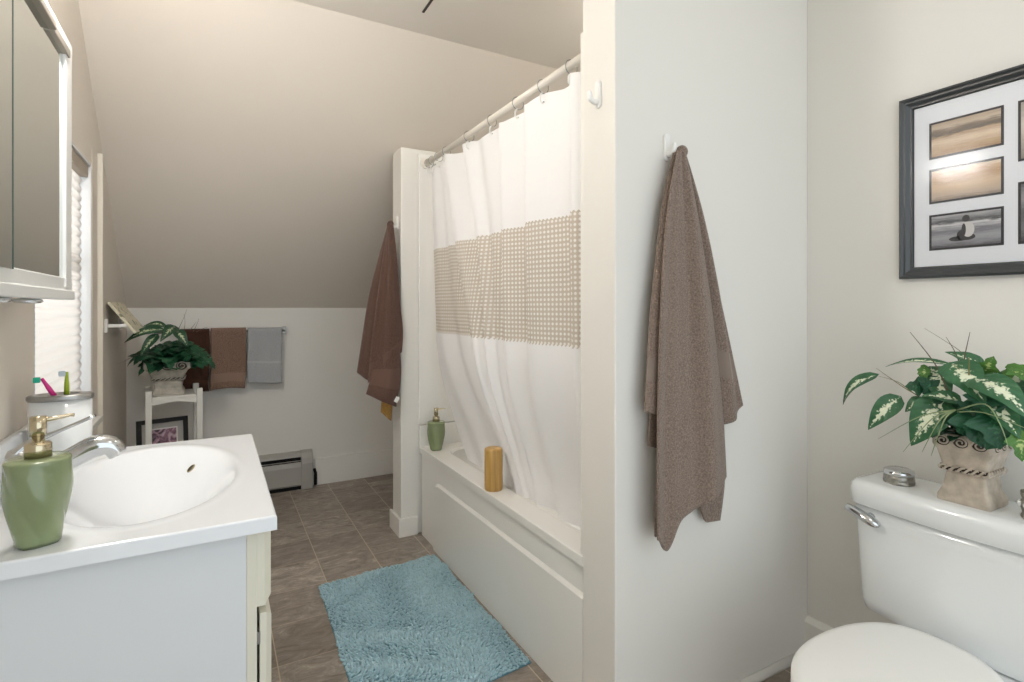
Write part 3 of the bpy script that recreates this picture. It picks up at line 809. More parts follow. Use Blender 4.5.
blade(bl, [A_(958, 412, 1.575), A_(985, 413, 1.545), A_(1030, 430, 1.535)], .0036)
va.build('variegated_leaves', VARI, pl); iv.build('ivy_leaves', IVY, pl); li.build('pale_leaves', LIME, pl)
stm.build('stems', STEM, pl); bl.build('grass_blades', BLADE, pl); bld.build('dry_blades', BLADE_D, pl)

# --- far plant on the stand
P2 = Vector((-.210, 3.39, ZT))
p2 = empty_local('potted_plant', P2, 'small dark leafy plant in a pale stone urn on the white stand', 'plant', 'plants in stone urns')
urn(p2, .172, .072, .060, .104, (STONE2, STONE_D))
p2.children[0]
va, iv, bld = MB(), MB(), MB()
def B_(u, v, Y=3.35): return at(u, v, Y=Y) - P2
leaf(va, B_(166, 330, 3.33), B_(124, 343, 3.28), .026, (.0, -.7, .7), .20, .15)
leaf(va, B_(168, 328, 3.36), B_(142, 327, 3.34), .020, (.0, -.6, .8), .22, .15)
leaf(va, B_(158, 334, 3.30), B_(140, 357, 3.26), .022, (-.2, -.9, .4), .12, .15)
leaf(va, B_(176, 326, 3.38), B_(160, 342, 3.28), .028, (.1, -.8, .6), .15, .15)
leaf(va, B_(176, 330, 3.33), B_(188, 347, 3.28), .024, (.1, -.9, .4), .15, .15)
for k in range(150):
    a = R.uniform(0, 2 * PI); rr = R.uniform(.0, .14); p = Vector((.02 + rr * math.cos(a), rr * .9 * math.sin(a), .165 + R.uniform(-.02, .12) * (1 - rr / .2)))
    d_ = Vector((math.cos(a), math.sin(a), R.uniform(-.9, .3))) * R.uniform(.045, .075)
    leaf(iv, p, p + d_, R.uniform(.02, .032), (math.cos(a) * .6, math.sin(a) * .6 - .3, .7), .15, .15, 'ivy' if k % 3 else 'heart')
for k in range(80):
    a = R.uniform(0, 2 * PI); rr = R.uniform(.0, .11); p = Vector((.03 + rr * math.cos(a), rr * .9 * math.sin(a) - .02, R.uniform(.19, .265) - rr * .5))
    d_ = Vector((math.cos(a), math.sin(a), R.uniform(-.5, .6))) * R.uniform(.045, .07)
    leaf(iv, p, p + d_, R.uniform(.018, .028), (math.cos(a) * .5, math.sin(a) * .5 - .4, .7), .15, .15, 'heart' if k % 3 else 'ivy')
for (u, v, u2, v2) in ((178, 330, 187, 309), (184, 332, 184, 314), (193, 332, 199, 318), (190, 330, 196, 322), (196, 332, 208, 327), (148, 350, 118, 364), (150, 348, 124, 362)):
    blade(bld, [B_(u, v), B_((u + u2) / 2 + 1, (v + v2) / 2 - 1), B_(u2, v2, 3.33)], .0028)
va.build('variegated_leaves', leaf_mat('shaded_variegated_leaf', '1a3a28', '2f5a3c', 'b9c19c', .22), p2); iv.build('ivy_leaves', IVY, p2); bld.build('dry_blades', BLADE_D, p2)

# ================================================================== HOOKS AND HANGING TOWELS
def hook(name, label, M):
    h_ = MB(); rs = []
    for y, k in ((0, 1.0), (-.006, 1.0), (-.009, .82)):
        rs.append([Vector((.0115 * k * math.cos(a) , y, (.026 + .0115 * k * math.sin(a)) if math.sin(a) >= 0 else (-.030 + .0115 * k * math.sin(a)))) for a in [2 * PI * j / 28 for j in range(28)]])
    h_.rings(rs, smooth=False)
    h_.tube([(0, -.006, -.020), (0, -.018, -.026), (0, -.030, -.020), (0, -.034, -.006), (0, -.035, .002)], [.009, .0085, .008, .0075, .005], 14)
    o = h_.build(name, PLASTIC, bevel=.0025); o.matrix_world = M
    return tag(o, label, 'hook', 'white wall hooks')
hook('wall_hook', 'empty white hook on the end of the shower wall', Matrix.Translation((.952, 1.208, 1.805)) @ Matrix.Rotation(-PI / 2, 4, 'Z'))
hook('wall_hook', 'white hook holding the taupe towel', Matrix.Translation((1.139, PY0, 1.665)))
hook('wall_hook', 'white hook on the far post holding the brown towel', Matrix.Translation((.857, 2.80, 1.655)) @ Matrix.Rotation(-PI / 2, 4, 'Z'))

def sheet(mb, Lp, Rp, y0, bulge, ripples, nz=60, nx=26, bot=None, band=None, mi=0, along='x'):
    """cloth panel between a left and right edge polyline of (x,z); y = distance in front of the wall"""
    def fn(i, j):
        a, b = interp(Lp, j), interp(Rp, j)
        x, z = lerp(a[0], b[0], i), lerp(a[1], b[1], i)
        if bot: z += bot(i) * j ** 5
        wdt = abs(b[0] - a[0])
        y = y0(j) if callable(y0) else y0
        y -= bulge * (1 - (2 * i - 1) ** 2) * (.35 + .65 * min(1, j * 3))
        for (fq, am, ph) in ripples: y -= am * min(1, .25 + j * 1.6) * math.sin(fq * i * PI + ph + 1.2 * j)
        return Vector((x, y, z))
    def mf(i, j):
        a, b = interp(Lp, j), interp(Rp, j); z = lerp(a[1], b[1], i)
        if band:
            for (j0, j1) in band:
                if j0 < j < j1: return 1
        return mi
    mb.grid(fn, nx, nz, mfn=mf)
def W(u, v, Y=PY0 - .04):
    p = at(u, v, Y=Y); return (p.x, p.z)
tw = MB()
yb = PY0
# back layer: short wings left and right
sheet(tw, [W(676, 151), W(664, 200), W(656, 260), W(650, 310), W(646, 362), W(643, 411)], [W(682, 148), W(678, 200), W(676, 260), W(674, 310), W(672, 362), W(668, 418)],
      lambda j: yb - .030 - .012 * j, .016, [(2, .004, 0)], band=[(.78, .86)])
sheet(tw, [W(668, 260), W(660, 320), W(654, 400), W(651, 447)], [W(690, 260), W(684, 320), W(676, 400), W(672, 452)], lambda j: yb - .026, .006, [(2, .003, 1)])
sheet(tw, [W(682, 148), W(690, 200), W(698, 260), W(704, 310), W(708, 362), W(712, 428)], [W(685, 150), W(704, 215), W(717, 275), W(727, 325), W(736, 372), W(742, 405)],
      lambda j: yb - .032 - .008 * j, .014, [(3.4, .008, 1)], band=[(.74, .84)], bot=lambda i: -.012 * math.sin(PI * i))
# lower back flap
sheet(tw, [W(668, 380), W(662, 440), W(658, 500), W(657, 538)], [W(724, 380), W(727, 430), W(727, 480), W(722, 521)], lambda j: yb - .026, .008, [(4, .006, 0)], bot=lambda i: .115 * math.sin(PI * min(1, max(0, (i - .18) / .62))) ** 1.3 if .18 < i < .80 else 0)
# front panel
F_ = lambda u, v, d: W(u, v, PY0 - d)
sheet(tw, [F_(677, 151, .05), F_(669, 190, .055), F_(662, 250, .06), F_(658, 310, .062), F_(656, 390, .066), F_(656, 460, .07), F_(656.5, 538, .072)],
      [F_(685, 152, .05), F_(695, 200, .055), F_(705, 260, .06), F_(713, 320, .062), F_(720, 380, .066), F_(725, 430, .07), F_(727.5, 477, .072)],
      lambda j: yb - .046 - .020 * j, .018, [(2.6, .010, .6), (5.3, .0055, 1.4), (9, .002, .3), (1.5, .006, 2.6)], nz=90, nx=48, bot=lambda i: -.062 * (math.exp(-((i - .16) / .10) ** 2)) - .008 * math.sin(PI * i))
# gathered top over the hook
tw.sphere((W(681.5, 150)[0], yb - .040, W(681, 152)[1]), (.013, .016, .016), 14, 10)
tow = tw.build('bath_towel', [T_TAUPE, T_TAUPE_B], solid=.006)
tag(tow, 'taupe terry bath towel hung from a hook on the shower wall', 'towel', 'bath towels on hooks')

def panel3(mb, Lp, Rp, bulge, ripples, nz=50, nx=22, band=None, mi=0):
    Lp = [Vector(p) for p in Lp]; Rp = [Vector(p) for p in Rp]
    def fn(i, j):
        a, b = interp(Lp, j), interp(Rp, j); p = a.lerp(b, i)
        dr = Vector((b.x - a.x, b.y - a.y, 0)); dr = dr.normalized() if dr.length > 1e-6 else Vector((1, 0, 0))
        n = Vector((dr.y, -dr.x, 0))
        o_ = bulge * (1 - (2 * i - 1) ** 2)
        for (fq, am, ph) in ripples: o_ += am * min(1, .2 + 1.6 * j) * math.sin(fq * i * PI + ph + j)
        return p + n * o_
    mb.grid(fn, nx, nz, mfn=(lambda i, j: 1 if band and any(b0 < j < b1 for b0, b1 in band) else mi))
def K(u, v, Y): return at(u, v, Y=Y)
bt = MB()
panel3(bt, [K(389, 223, 2.80), K(378, 262, 2.80), K(369, 300, 2.82), K(362, 345, 2.83), K(358, 372, 2.84)], [K(392, 222, 2.79), K(390, 262, 2.74), K(388, 300, 2.73), K(386, 345, 2.73), K(383, 392, 2.73)], .012, [(3, .006, 0), (7, .002, 0)])
panel3(bt, [K(389, 223, 2.79), K(383, 262, 2.76), K(376, 310, 2.75), K(371, 350, 2.75), K(368, 383, 2.76)], [K(393, 224, 2.755), K(397, 262, 2.725), K(400, 300, 2.715), K(403, 330, 2.71), K(402, 352, 2.71)], .020, [(3.2, .007, 1), (8, .002, 0)], band=[(.84, .93)])
panel3(bt, [K(388, 300, 2.75), K(378, 340, 2.74), K(371, 375, 2.735), K(366, 394, 2.735)], [K(396, 300, 2.72), K(399, 340, 2.715), K(401, 375, 2.705), K(396, 407, 2.70)], .014, [(2.5, .006, 2)], band=[(.60, .80)])
bt.sphere(K(390.5, 224, 2.79), (.013, .02, .016), 14, 10)
bo_ = bt.build('bath_towel', [T_BROWN, T_BROWN_B], solid=.006)
tag(bo_, 'dark brown bath towel hung on the far post beside the bathtub', 'towel', 'bath towels on hooks')
ca = MB().box(-.010, .010, -.0006, .0006, -.018, .012, M=Matrix.Translation(K(397, 399, 2.695)) @ Matrix.Rotation(.5, 4, 'Y'))
ca.build('care_tag', PLASTIC, bo_)
oc = MB()
panel3(oc, [K(386, 330, 2.80), K(383, 380, 2.80), K(381, 412, 2.80)], [K(394, 330, 2.79), K(394, 380, 2.79), K(391, 421, 2.79)], .010, [(3, .005, 0)], nz=20)
oo = oc.build('wash_cloth', T_OCHRE, solid=.006)
tag(oo, 'mustard cloth showing below the dark brown bath towel', 'towel')

# ================================================================== BATHTUB
LZ = .466; AX = .952; TB0, TB1 = PY1, 2.72
tub = empty('bathtub', (1.38, 2.0, 0), 'white alcove bathtub with a panelled apron behind the blue mat', 'bathtub')
ap = MB()
ap.box(AX + .011, AX + .03, TB0, TB1, 0, LZ - .03)
ap.build('apron', FIBER, tub)
# raised apron panel with rounded corner
pn = MB()
out = [(TB0, 0), (TB0, .350)]
yc, zc_, rc = 2.535, .340, .085
for i in range(11):
    a = PI / 2 * i / 10; out.append((yc - rc + rc * math.sin(a), zc_ - rc * .55 + rc * .55 * math.cos(a)))
out += [(2.535, 0)]
pn.rings([[Vector((AX + .012, y, z)) for y, z in out], [Vector((AX + .010, y, z)) for y, z in out],
          [Vector((AX + .000, (y - .010 if y > TB0 + .01 else y), max(0, z - .011))) for y, z in out]], smooth=False)
pn.build('apron_panel', FIBER, tub)
# rim + basin as one shell: outer rectangle to inner rounded basin
rs = []
ox0, ox1, oy0, oy1 = AX - .001, XR - .006, TB0 + .001, TB1
ix0, ix1, iy0, iy1 = AX + .105, XR - .08, TB0 + .10, TB1 - .11
N = 80
def rrect(x0, x1, y0, y1, r, z):
    pts = []
    per = N // 4
    for cx, cy, a0 in ((x1 - r, y1 - r, 0), (x0 + r, y1 - r, PI / 2), (x0 + r, y0 + r, PI), (x1 - r, y0 + r, 1.5 * PI)):
        for k in range(per): a = a0 + PI / 2 * k / (per - 1); pts.append(Vector((cx + r * math.cos(a), cy + r * math.sin(a), z)))
    return pts
rs = [rrect(ox0, ox1, oy0, oy1, .002, LZ - .032), rrect(ox0, ox1, oy0, oy1, .002, LZ - .003), rrect(ox0 + .001, ox1, oy0, oy1, .002, LZ - .0008), rrect(ox0 + .003, ox1 - .001, oy0 + .001, oy1 - .001, .002, LZ),
      rrect(ix0 - .012, ix1 + .012, iy0 - .012, iy1 + .012, .12, LZ), rrect(ix0, ix1, iy0, iy1, .11, LZ - .012), rrect(ix0 + .03, ix1 - .03, iy0 + .04, iy1 - .05, .12, LZ - .2), rrect(ix0 + .07, ix1 - .07, iy0 + .10, iy1 - .14, .12, .12), rrect(ix0 + .2, ix1 - .2, iy0 + .3, iy1 - .3, .1, .11)]
MB().rings(rs[:6], smooth=False, cap=False).rings(rs[5:]).build('basin', FIBER, tub)
su = MB().box(AX - .001, XR - .006, TB1 - .006, TB1 + .020, LZ - .01, .578)
su.build('end_ledge', FIBER, tub, bevel=.004)
sp = empty('shower_surround', (1.4, 2.72, .58), 'white moulded shower surround panels above the bathtub', 'shower wall')
MB().box(AX - .004, XR - .004, TB1, TB1 + .022, .582, 2.02).build('end_panel', FIBER, sp, bevel=.004)
MB().box(XR - .018, XR - .002, TB0 + .02, TB1, LZ + .002, 2.02).build('back_panel', FIBER, sp, bevel=.004)
MB().box(AX + .004, XR - .018, TB0 + .001, TB0 + .018, LZ + .002, 2.02).build('end_panel', FIBER, sp, bevel=.004)

# amber canister
wm = pm('amber_wood', 'c39a55', .4, coat=.2); t = NT(wm); tc = t.new('ShaderNodeTexCoord'); mp = t.new('ShaderNodeMapping'); mp.inputs['Scale'].default_value = (60, 60, 4)
nz_ = t.new('ShaderNodeTexNoise'); nz_.inputs['Scale'].default_value = 1; nz_.inputs['Detail'].default_value = 6
t.link(tc.outputs['Object'], mp.inputs['Vector']); t.link(mp.outputs[0], nz_.inputs['Vector'])
t.link(t.ramp(nz_.outputs['Fac'], [(.3, lin('a8803f')), (.55, lin('c69d58')), (.75, lin('d9b878'))]), t.n['Principled BSDF'].inputs['Base Color'])
cn = MB().lathe([(0, 0), (.034, 0), (.0365, .004), (.037, .02), (.037, .158), (.0355, .165), (.031, .168), (.01, .168), (0, .168)], n=36)
cno = cn.build('wooden_canister', wm, loc=(.990, 1.938, LZ))
tag(cno, 'amber wooden canister on the middle of the bathtub ledge', 'canister')

# ================================================================== CURTAIN ROD, RINGS, CURTAIN
RX, RZ = .985, 1.966
rod = empty('curtain_rod', (RX, 2.0, RZ), 'white shower curtain rod between the two shower walls', 'rod')
RODM = pm('cream_rod_enamel', 'e9e2d6', .3)
MB().tube([(RX, PY1 + .012, RZ), (RX, 2.708, RZ)], .0135, 18).build('rod', RODM, rod)
for yy, dy in ((PY1 + .001, .014), (2.719, -.014)):
    MB().tube([(RX, yy, RZ), (RX, yy + dy * .5, RZ), (RX, yy + dy, RZ)], [.027, .025, .018], 20).build('flange', RODM, rod)
ring_u = [(571.5), (543), (518), (492), (469), (445), (433), (425.4), (421.5)]
ring_y = []
for u in ring_u: ring_y.append(at(u, 100, X=RX).y)
ring_y = [1.389, 1.556, 1.729, 1.942, 2.166, 2.43, 2.53, 2.61, 2.67]
words = ['first', 'second', 'third', 'fourth', 'fifth', 'sixth', 'seventh', 'eighth', 'ninth', 'tenth']
proto = None
for k, y in enumerate(ring_y):
    if proto is None:
        proto = empty_local('curtain_ring', (RX, y, RZ), '', 'curtain ring', 'rings along the curtain rod')
        MB().torus((0, 0, -.008), .0235, .0018, 'Y', 24, 8).build('wire', STEEL, proto)
        q = MB().tube([(-.004, 0, -.029), (-.012, 0, -.040), (-.012, 0, -.058), (-.004, 0, -.064), (.004, 0, -.058)], .0028, 8)
        q.build('drop_hook', PLASTIC, proto); o = proto
    else:
        o = copy_tree(proto); o.location = (RX, y, RZ)
    o['label'] = 'white wire curtain ring, %s on the rod counting from the shower wall' % words[k]
    o.rotation_euler.z = R.uniform(-.25, .25)

def curtain_mat(name, trans=.18):
    m = bpy.data.materials.new(name); m.use_nodes = True; t = NT(m); b = t.n['Principled BSDF']
    uv = t.new('ShaderNodeUVMap'); sx = t.new('ShaderNodeSeparateXYZ'); t.link(uv.outputs[0], sx.inputs[0])
    p = .017
    fu = t.math('FRACT', t.math('DIVIDE', sx.outputs[0], p)); fv = t.math('FRACT', t.math('DIVIDE', sx.outputs[1], .0165))
    du = t.math('SUBTRACT', fu, .5); dv = t.math('SUBTRACT', fv, .5)
    d = t.math('SQRT', t.math('ADD', t.math('MULTIPLY', du, du), t.math('MULTIPLY', dv, dv)))
    dot = t.ramp(d, [(.22, (1, 1, 1, 1)), (.36, (0, 0, 0, 1))])
    wob = t.math('MULTIPLY', t.math('SINE', t.math('MULTIPLY', sx.outputs[0], 2 * PI / p)), .003)
    z = t.math('ADD', sx.outputs[1], wob)
    band = t.math('MULTIPLY', t.math('GREATER_THAN', z, 1.075), t.math('LESS_THAN', z, 1.503))
    n = t.new('ShaderNodeTexNoise'); n.inputs['Scale'].default_value = 300; t.link(uv.outputs[0], n.inputs['Vector'])
    bcol = t.mix(dot, lin('cfc4b5'), lin('f6f3ee'))
    col = t.mix(band, lin('fbfafa'), bcol)
    t.link(col, b.inputs['Base Color']); b.inputs['Roughness'].default_value = .75; b.inputs['Sheen Weight'].default_value = .15
    tl = t.new('ShaderNodeBsdfTranslucent'); t.link(col, tl.inputs[0])
    mx = t.new('ShaderNodeMixShader'); mx.inputs[0].default_value = trans
    t.link(b.outputs[0], mx.inputs[1]); t.link(tl.outputs[0], mx.inputs[2]); t.link(mx.outputs[0], t.n['Material Output'].inputs[0])
    bp = t.new('ShaderNodeBump'); bp.inputs['Strength'].default_value = .4; bp.inputs['Distance'].default_value = .002
    t.link(t.math('MULTIPLY', t.math('MULTIPLY', dot, band), 1), bp.inputs['Height']); t.link(bp.outputs[0], b.inputs['Normal'])
    return m
cu = MB()
CT, CB = 1.937, .40
ringset = ring_y
def cur_y0(z): return 1.308
YE = [(.40, 2.37), (.476, 2.438), (.584, 2.516), (.826, 2.610), (1.07, 2.640), (1.54, 2.672), (1.95, 2.708)]
def cur_y1(z):
    for (a, ya), (b, yb_) in zip(YE, YE[1:]):
        if z <= b: return lerp(ya, yb_, (z - a) / (b - a))
    return YE[-1][1]
# pleats from the near end (0) to the far end (1): slow advance, quick return
fold_s = [0, .055, .085, .25, .285, .40, .435, .53, .58, .645, .68, .775, .81, .87, .90, .95, 1.0]
fold_a = [-.6, .7, -.6, .8, -.7, .7, -.5, .3, -.1, .9, -.6, 1.2, -.95, .0, -.5, .1, -.4]
def foldx(s):
    for i in range(len(fold_s) - 1):
        if fold_s[i] <= s <= fold_s[i + 1]:
            f = (s - fold_s[i]) / (fold_s[i + 1] - fold_s[i]); f = f * f * (3 - 2 * f)
            return lerp(fold_a[i], fold_a[i + 1], f)
    return 0
arc = [0.0]; NS = 260
for i in range(NS):
    y_ = lerp(1.308, 2.66, i / NS); y2 = lerp(1.308, 2.66, (i + 1) / NS)
    dx = .04 * (foldx((i + 1) / NS) - foldx(i / NS)); arc.append(arc[-1] + math.hypot(y2 - y_, dx))
def sstep(a, b, x):
    x = min(1, max(0, (x - a) / (b - a))); return x * x * (3 - 2 * x)
def cur_pt(i, j):
    z = lerp(CB, CT, j); y = lerp(cur_y0(z), cur_y1(z), i)
    amp = .034 * lerp(1, .55, sstep(1.0, .45, z) if False else 1 - sstep(.45, 1.0, z))
    si = min(1, i + .265 * (CT - z) * sstep(.35, .62, i) * (1 - i) / .44 * .9)
    x = RX + .016 - amp * foldx(si) + .003 * math.sin(9 * i + 3 * j)
    x += .084 * (1 - sstep(.44, 1.05, z))
    dmin = min(abs(y - r) for r in ringset)
    if j > .85: z -= min(.014, dmin * .14) * (j - .85) / .15
    x += .0035 * math.sin(34 * i + 10 * (1 - j)) * (1 - j)
    return Vector((x, y, z))
cu.grid(cur_pt, NS, 110, uv=lambda i, j: (arc[int(round(i * NS))], lerp(CB, CT, j)))
cuo = cu.build('shower_curtain', curtain_mat('shower_curtain_fabric'))
tag(cuo, 'white shower curtain with a beige dotted band hanging in the bathtub', 'curtain')

# ================================================================== BATH MAT
RUG = pm('teal_chenille', 'a2c1ca', .95, sheen=.4, var=.16, vscale=60, spec=.1)
TL, TR, BR_, BL = Vector((.394, 2.417, 0)), Vector((.936, 2.452, 0)), Vector((.936, 1.555, 0)), Vector((.372, 1.50, 0))
rgo = empty('bath_mat', (.65, 2.0, 0), 'blue chenille bath mat on the floor in front of the bathtub', 'bath mat')
def rp(u_, v_): return TL.lerp(TR, u_).lerp(BL.lerp(BR_, u_), v_)
bk = MB()
ring = [rp(0, 0), rp(1, 0), rp(1, 1), rp(0, 1)]
bk.rings([[p + Vector((0, 0, z)) for p in ring] for z in (.0, .006)], smooth=False); bk.build('backing', pm('mat_backing', '5d8793', .9), rgo)
pile = MB(); nr, nc = 66, 96
for a in range(nr):
    for b in range(nc):
        u_ = (a + .5 + R.uniform(-.25, .25)) / nr; v_ = (b + .5 + R.uniform(-.35, .35)) / nc
        p = rp(u_, v_)
        edge = min(u_, 1 - u_, v_, 1 - v_)
        hgt = R.uniform(.011, .019) * (1.0 if edge > .02 else .8); r_ = R.uniform(.0043, .0058)
        # pile lies over in drifts
        an = 2.2 * math.sin(7 * u_ + 3 * math.sin(5 * v_)) + 1.6 * math.sin(9 * v_ + 2) + R.uniform(-.8, .8)
        le = R.uniform(.2, 1.0) * hgt
        dx, dy = le * math.cos(an), le * math.sin(an)
        rs = []
        for (q, zz, rr) in ((0, .004, .8), (.35, hgt * .55, 1.0), (.8, hgt * .9, .85), (1.0, hgt, .3)):
            rs.append([p + Vector((dx * q + r_ * rr * math.cos(k * PI / 2.5), dy * q + r_ * rr * math.sin(k * PI / 2.5), zz)) for k in range(5)])
        pile.rings(rs)
po = pile.build('pile', RUG, rgo)

# ================================================================== TOILET
to = empty('toilet', (1.4, .63, 0), 'white toilet with closed lid against the right wall', 'toilet')
TCY = .628
def tank_ring(x0, x1, hw, z, r, bow=.0):
    pts = []; per = 8
    for cx, cy, a0 in ((x1 - r, TCY + hw - r, 0), (x0 + r, TCY + hw - r, PI / 2), (x0 + r, TCY - hw + r, PI), (x1 - r, TCY - hw + r, 1.5 * PI)):
        for k in range(per): a = a0 + PI / 2 * k / (per - 1); pts.append(Vector((cx + r * math.cos(a), cy + r * math.sin(a), z)))
    # densify front edge for the bow
    out = []
    for i, p in enumerate(pts):
        out.append(p)
        if i == 2 * per - 1:
            q = pts[i + 1]
            for k in range(1, 12): out.append(p.lerp(q, k / 12))
    for p in out:
        if p.x < (x0 + x1) / 2:
            d_ = (p.y - TCY) / hw; p.x -= bow * (1 - d_ * d_)
    return out
tk = MB().rings([tank_ring(1.645, 1.755, .228, .336, .025, .02), tank_ring(1.634, 1.758, .240, .343, .03, .02), tank_ring(1.628, 1.760, .245, .372, .03, .02), tank_ring(1.612, 1.768, .251, .60, .03, .02), tank_ring(1.608, 1.77, .252, .646, .03, .02)])
tk.build('tank', PORC, to)
ld = MB().rings([tank_ring(1.60, 1.775, .250, .645, .03, .02), tank_ring(1.592, 1.782, .256, .650, .032, .02), tank_ring(1.590, 1.784, .258, .690, .034, .02), tank_ring(1.594, 1.782, .255, .703, .032, .02), tank_ring(1.604, 1.776, .247, .710, .03, .02), tank_ring(1.62, 1.765, .23, .712, .03, .02)])
ld.build('tank_lid', PORC, to)
lvp = MB().tube([(1.612, TCY + .195, .617), (1.592, TCY + .195, .617)], [.013, .012], 14)
lvp.tube([interp([(1.588, TCY + .252, .632), (1.584, TCY + .228, .628), (1.582, TCY + .198, .618), (1.584, TCY + .166, .606)], i / 14) for i in range(15)], [lerp(.0115, .0175, i / 10) if i < 11 else lerp(.0175, .009, ((i - 10) / 4) ** 2) for i in range(15)], 16, flat=.75)
lvp.build('flush_lever', CHROME, to)
# seat and lid outline
def seat_ring(k, z, x_off=0):
    pts = []
    for i in range(48):
        a = 2 * PI * i / 48; ca_, sa_ = math.cos(a), math.sin(a)
        if ca_ > 0:
            x = 1.30 + .262 * k * (abs(ca_) ** .85); y = .172 * k * (1 if sa_ > 0 else -1) * abs(sa_) ** .75
            y *= 1.0
        else:
            x = 1.30 + .238 * k * ca_; y = .172 * k * (1 if sa_ > 0 else -1) * abs(sa_) ** .98
        pts.append(Vector((x + x_off, TCY + y, z)))
    return pts
MB().rings([seat_ring(.985, .352), seat_ring(1.0, .358), seat_ring(1.0, .366), seat_ring(.985, .370)]).build('seat', PLASTIC, to)
MB().rings([seat_ring(.99, .371), seat_ring(1.0, .376), seat_ring(1.0, .384), seat_ring(.975, .390), seat_ring(.9, .392), seat_ring(.5, .394), seat_ring(.05, .395)]).build('seat_cover', PLASTIC, to)
for sy in (-1, 1): MB().tube([(1.55, TCY + sy * .05 - .02, .374), (1.55, TCY + sy * .05 + .02, .374)], .010, 12).build('hinge', PLASTIC, to)
bw = MB()
bw.rings([[Vector((1.31 + (p.x - 1.30) * kx + dx, TCY + (p.y - TCY) * ky, z)) for p in seat_ring(1, 0)] for kx, ky, dx, z in ((.62, .62, .06, 0), (.62, .6, .06, .03), (.55, .5, .07, .10), (.62, .6, .05, .18), (.82, .82, .02, .27), (.94, .95, 0, .33), (.96, .97, 0, .350))])
bw.rings([[Vector((x, TCY + y, z)) for x, y in ((1.46, -.1), (1.75, -.17), (1.75, .17), (1.46, .1))] for z in (.24, .335)], smooth=False)
bw.build('bowl', PORC, to)

# silver tin, candle holder on the tank lid
dt = empty('silver_tin', (1.675, .788, LIDZ), 'low round silver trinket tin on the left end of the tank', 'tin')
SILV = pm('patterned_silver', 'a7a49c', .28, 1, bump=.6, bscale=160, bdist=.003, var=.25, vscale=70)
MB().lathe([(0, 0), (.036, 0), (.037, .003), (.0375, .007), (.036, .009), (.037, .010), (.0355, .022), (.034, .024), (0, .024)], (1.675, .788, LIDZ), 36).build('base', SILV, dt)
MB().lathe([(.0345, .024), (.0365, .025), (.037, .031), (.035, .036), (.030, .0385), (0, .039)], (1.675, .788, LIDZ), 36).build('lid', CHROME, dt)
ch = empty('candle_holder', (1.66, .498, LIDZ), 'silver mosaic candle holder right of the stone urn', 'candle holder')
cc = MB().lathe([(0, 0), (.024, 0), (.026, .004), (.023, .012), (.027, .028), (.027, .036), (.023, .044), (.026, .052), (.026, .062), (.022, .064), (.021, .05), (0, .048)], (1.66, .498, LIDZ), 28)
cc.build('cup', SILV, ch)
ng = MB()
for k in range(9):
    a = 2 * PI * k / 9; ng.sphere((1.66 + .0265 * math.cos(a), .498 + .0265 * math.sin(a), LIDZ + .032), (.006, .006, .007), 10, 6)
ng.build('glass_beads', PORC, ch)

# ================================================================== FRAMED PHOTO COLLAGE
FY0, FY1, FZ0, FZ1 = .192, .844, 1.286, 1.819
pc = empty('picture_frame', (XR, .52, FZ0), 'black framed photo collage on the right wall above the toilet', 'picture')
CHAR = pm('charcoal_frame', '34383a', .32, coat=.4)
fx = MB()
prof = [(0, 0), (0, .020), (.006, .024), (.012, .020), (.017, .020), (.026, .013), (.031, .013), (.034, .008), (.034, 0)]  # (inward, out from wall)
corners = [(FY1, FZ0, -1, 1), (FY1, FZ1, -1, -1), (FY0, FZ1, 1, -1), (FY0, FZ0, 1, 1)]
rs = [[Vector((XR - o_, y + dy * q, z + dz * q)) for q, o_ in prof] for y, z, dy, dz in corners]
n = len(prof); vs = [p for r in rs for p in r]; fs = []
for i in range(4):
    for j in range(n - 1):
        fs.append((i * n + j, i * n + j + 1, ((i + 1) % 4) * n + j + 1, ((i + 1) % 4) * n + j))
fx.add(vs, fs); fx.build('frame', CHAR, pc)
MX = XR - .006
MB().box(MX, XR - .002, FY0 + .03, FY1 - .03, FZ0 + .03, FZ1 - .03).build('mat_board', pm('cool_white_mat', 'f6f9fe', .8), pc)
def photo_mat(name, stops, dist, seed):
    m = bpy.data.materials.new(name); m.use_nodes = True; t = NT(m); b = t.n['Principled BSDF']
    uv = t.new('ShaderNodeUVMap'); mp = t.new('ShaderNodeMapping'); mp.inputs['Scale'].default_value = (3, 14, 1); mp.inputs['Location'].default_value = (seed, seed, 0)
    t.link(uv.outputs[0], mp.inputs['Vector']); sx = t.new('ShaderNodeSeparateXYZ'); t.link(uv.outputs[0], sx.inputs[0])
    n_ = t.new('ShaderNodeTexNoise'); n_.inputs['Scale'].default_value = 1.3; n_.inputs['Detail'].default_value = 7; n_.inputs['Roughness'].default_value = .65; t.link(mp.outputs[0], n_.inputs['Vector'])
    f = t.math('ADD', sx.outputs[1], t.math('MULTIPLY', t.math('SUBTRACT', n_.outputs['Fac'], .5), dist))
    t.link(t.ramp(f, [(p, lin(c)) for p, c in stops]), b.inputs['Base Color']); b.inputs['Roughness'].default_value = .45; return m
SEP1 = photo_mat('sepia_shore', [(0, 'a9855f'), (.2, 'c8ab86'), (.4, 'e5d3b9'), (.55, 'c0a284'), (.62, '6f6358'), (.75, '8a7968'), (.85, 'cdbda8'), (1, 'b7a48e')], .35, 1)
SEP2 = photo_mat('sepia_beach', [(0, '8f8074'), (.15, 'c4b09a'), (.45, 'd8bd98'), (.7, 'b98f63'), (.85, 'cfae86'), (1, 'e6d6bf')], .4, 5)
BW1 = photo_mat('grey_beach', [(0, '55545a'), (.12, '8f9096'), (.3, 'aaabb1'), (.5, '7c7d84'), (.62, 'b5b5ba'), (.7, 'dcdcdd'), (.78, '4d4d52'), (.88, '8c8c90'), (1, 'bcbcbf')], .35, 9)
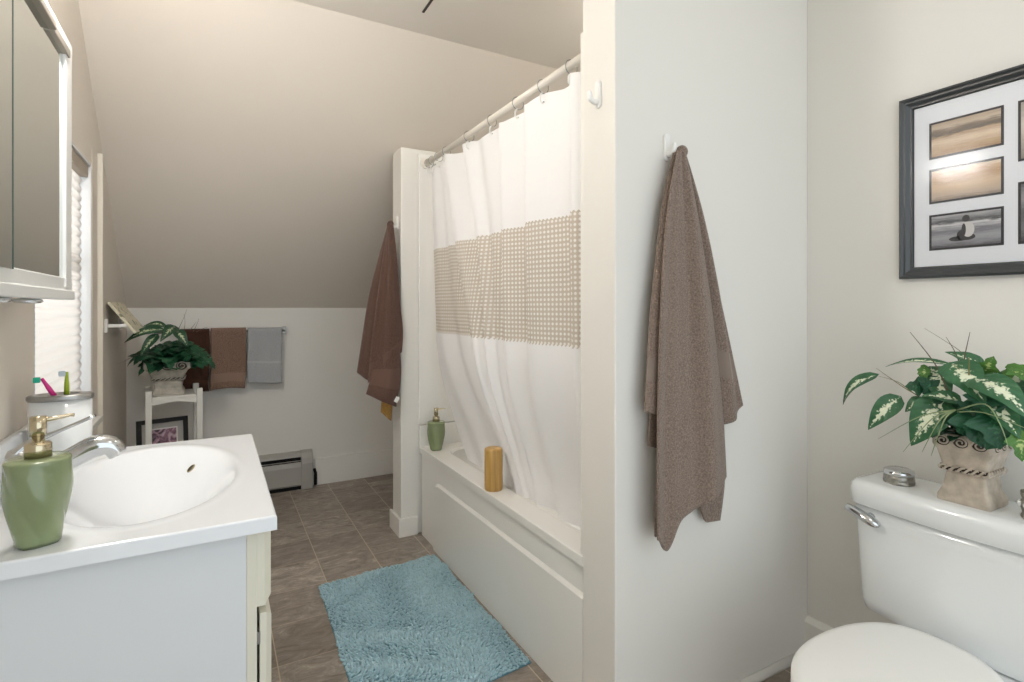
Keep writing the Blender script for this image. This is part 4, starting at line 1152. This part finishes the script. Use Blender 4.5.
BW2 = photo_mat('grey_surf', [(0, '3e3d42'), (.25, '7d7c81'), (.5, '56565b'), (.75, '97969a'), (1, '6b6a6e')], .5, 14)
PBORD = pm('photo_mount_edge', '2f2f33', .6); SKIN = pm('print_dark_grey', '3b393a', .5); SHIRT = pm('print_white', 'd9d8d6', .5)
def photo(y0, y1, z0, z1, mat, figure=False):
    """y1 is the far (picture-left) edge"""
    p_ = MB()
    x = MX - .0006
    p_.add([(x, y1, z0), (x, y0, z0), (x, y0, z1), (x, y1, z1)], [(0, 1, 2, 3)], 1)
    b_ = .006; x2 = x - .0004
    p_.add([(x2, y1 - b_, z0 + b_), (x2, y0 + b_, z0 + b_), (x2, y0 + b_, z1 - b_), (x2, y1 - b_, z1 - b_)], [(0, 1, 2, 3)], 0, uvs=[(0, 0), (1, 0), (1, 1), (0, 1)])
    if figure:
        x3 = x2 - .0003; cy = lerp(y1, y0, .50); h_ = z1 - z0
        def blob(cy_, cz, ry, rz, mi, off=0):
            p_.add([(x3 - off, cy_ + ry * math.cos(2 * PI * k / 18), cz + rz * math.sin(2 * PI * k / 18)) for k in range(18)], [tuple(range(18))], mi)
        blob(cy + .014, z0 + h_ * .27, .022, .007, 2); blob(cy + .006, z0 + h_ * .36, .012, .015, 2); blob(cy - .006, z0 + h_ * .30, .018, .009, 2, .00005); blob(cy - .008, z0 + h_ * .50, .014, .021, 3, .0001)
        blob(cy + .002, z0 + h_ * .50, .005, .017, 2, .0002); blob(cy - .003, z0 + h_ * .80, .0085, .0095, 2, .0002)
    p_.build('photo', [mat, PBORD, SKIN, SHIRT], pc)
photo(.604, .772, 1.627, 1.732, SEP1); photo(.604, .772, 1.499, 1.598, SEP2); photo(.604, .772, 1.365, 1.467, BW1, True)
photo(.456, .576, 1.576, 1.732, photo_mat('pale_shore', [(0, '8a837a'), (.3, 'b3aba0'), (.6, 'd5cfc5'), (1, 'a9a298')], .4, 21)); photo(.456, .576, 1.364, 1.523, BW2)
photo(.264, .428, 1.627, 1.732, BW1); photo(.264, .428, 1.499, 1.598, SEP1); photo(.264, .428, 1.365, 1.467, SEP2)
MB().box(XR - .0095, XR - .008, FY0 + .03, FY1 - .03, FZ0 + .03, FZ1 - .03).build('glass', GLASS, pc)
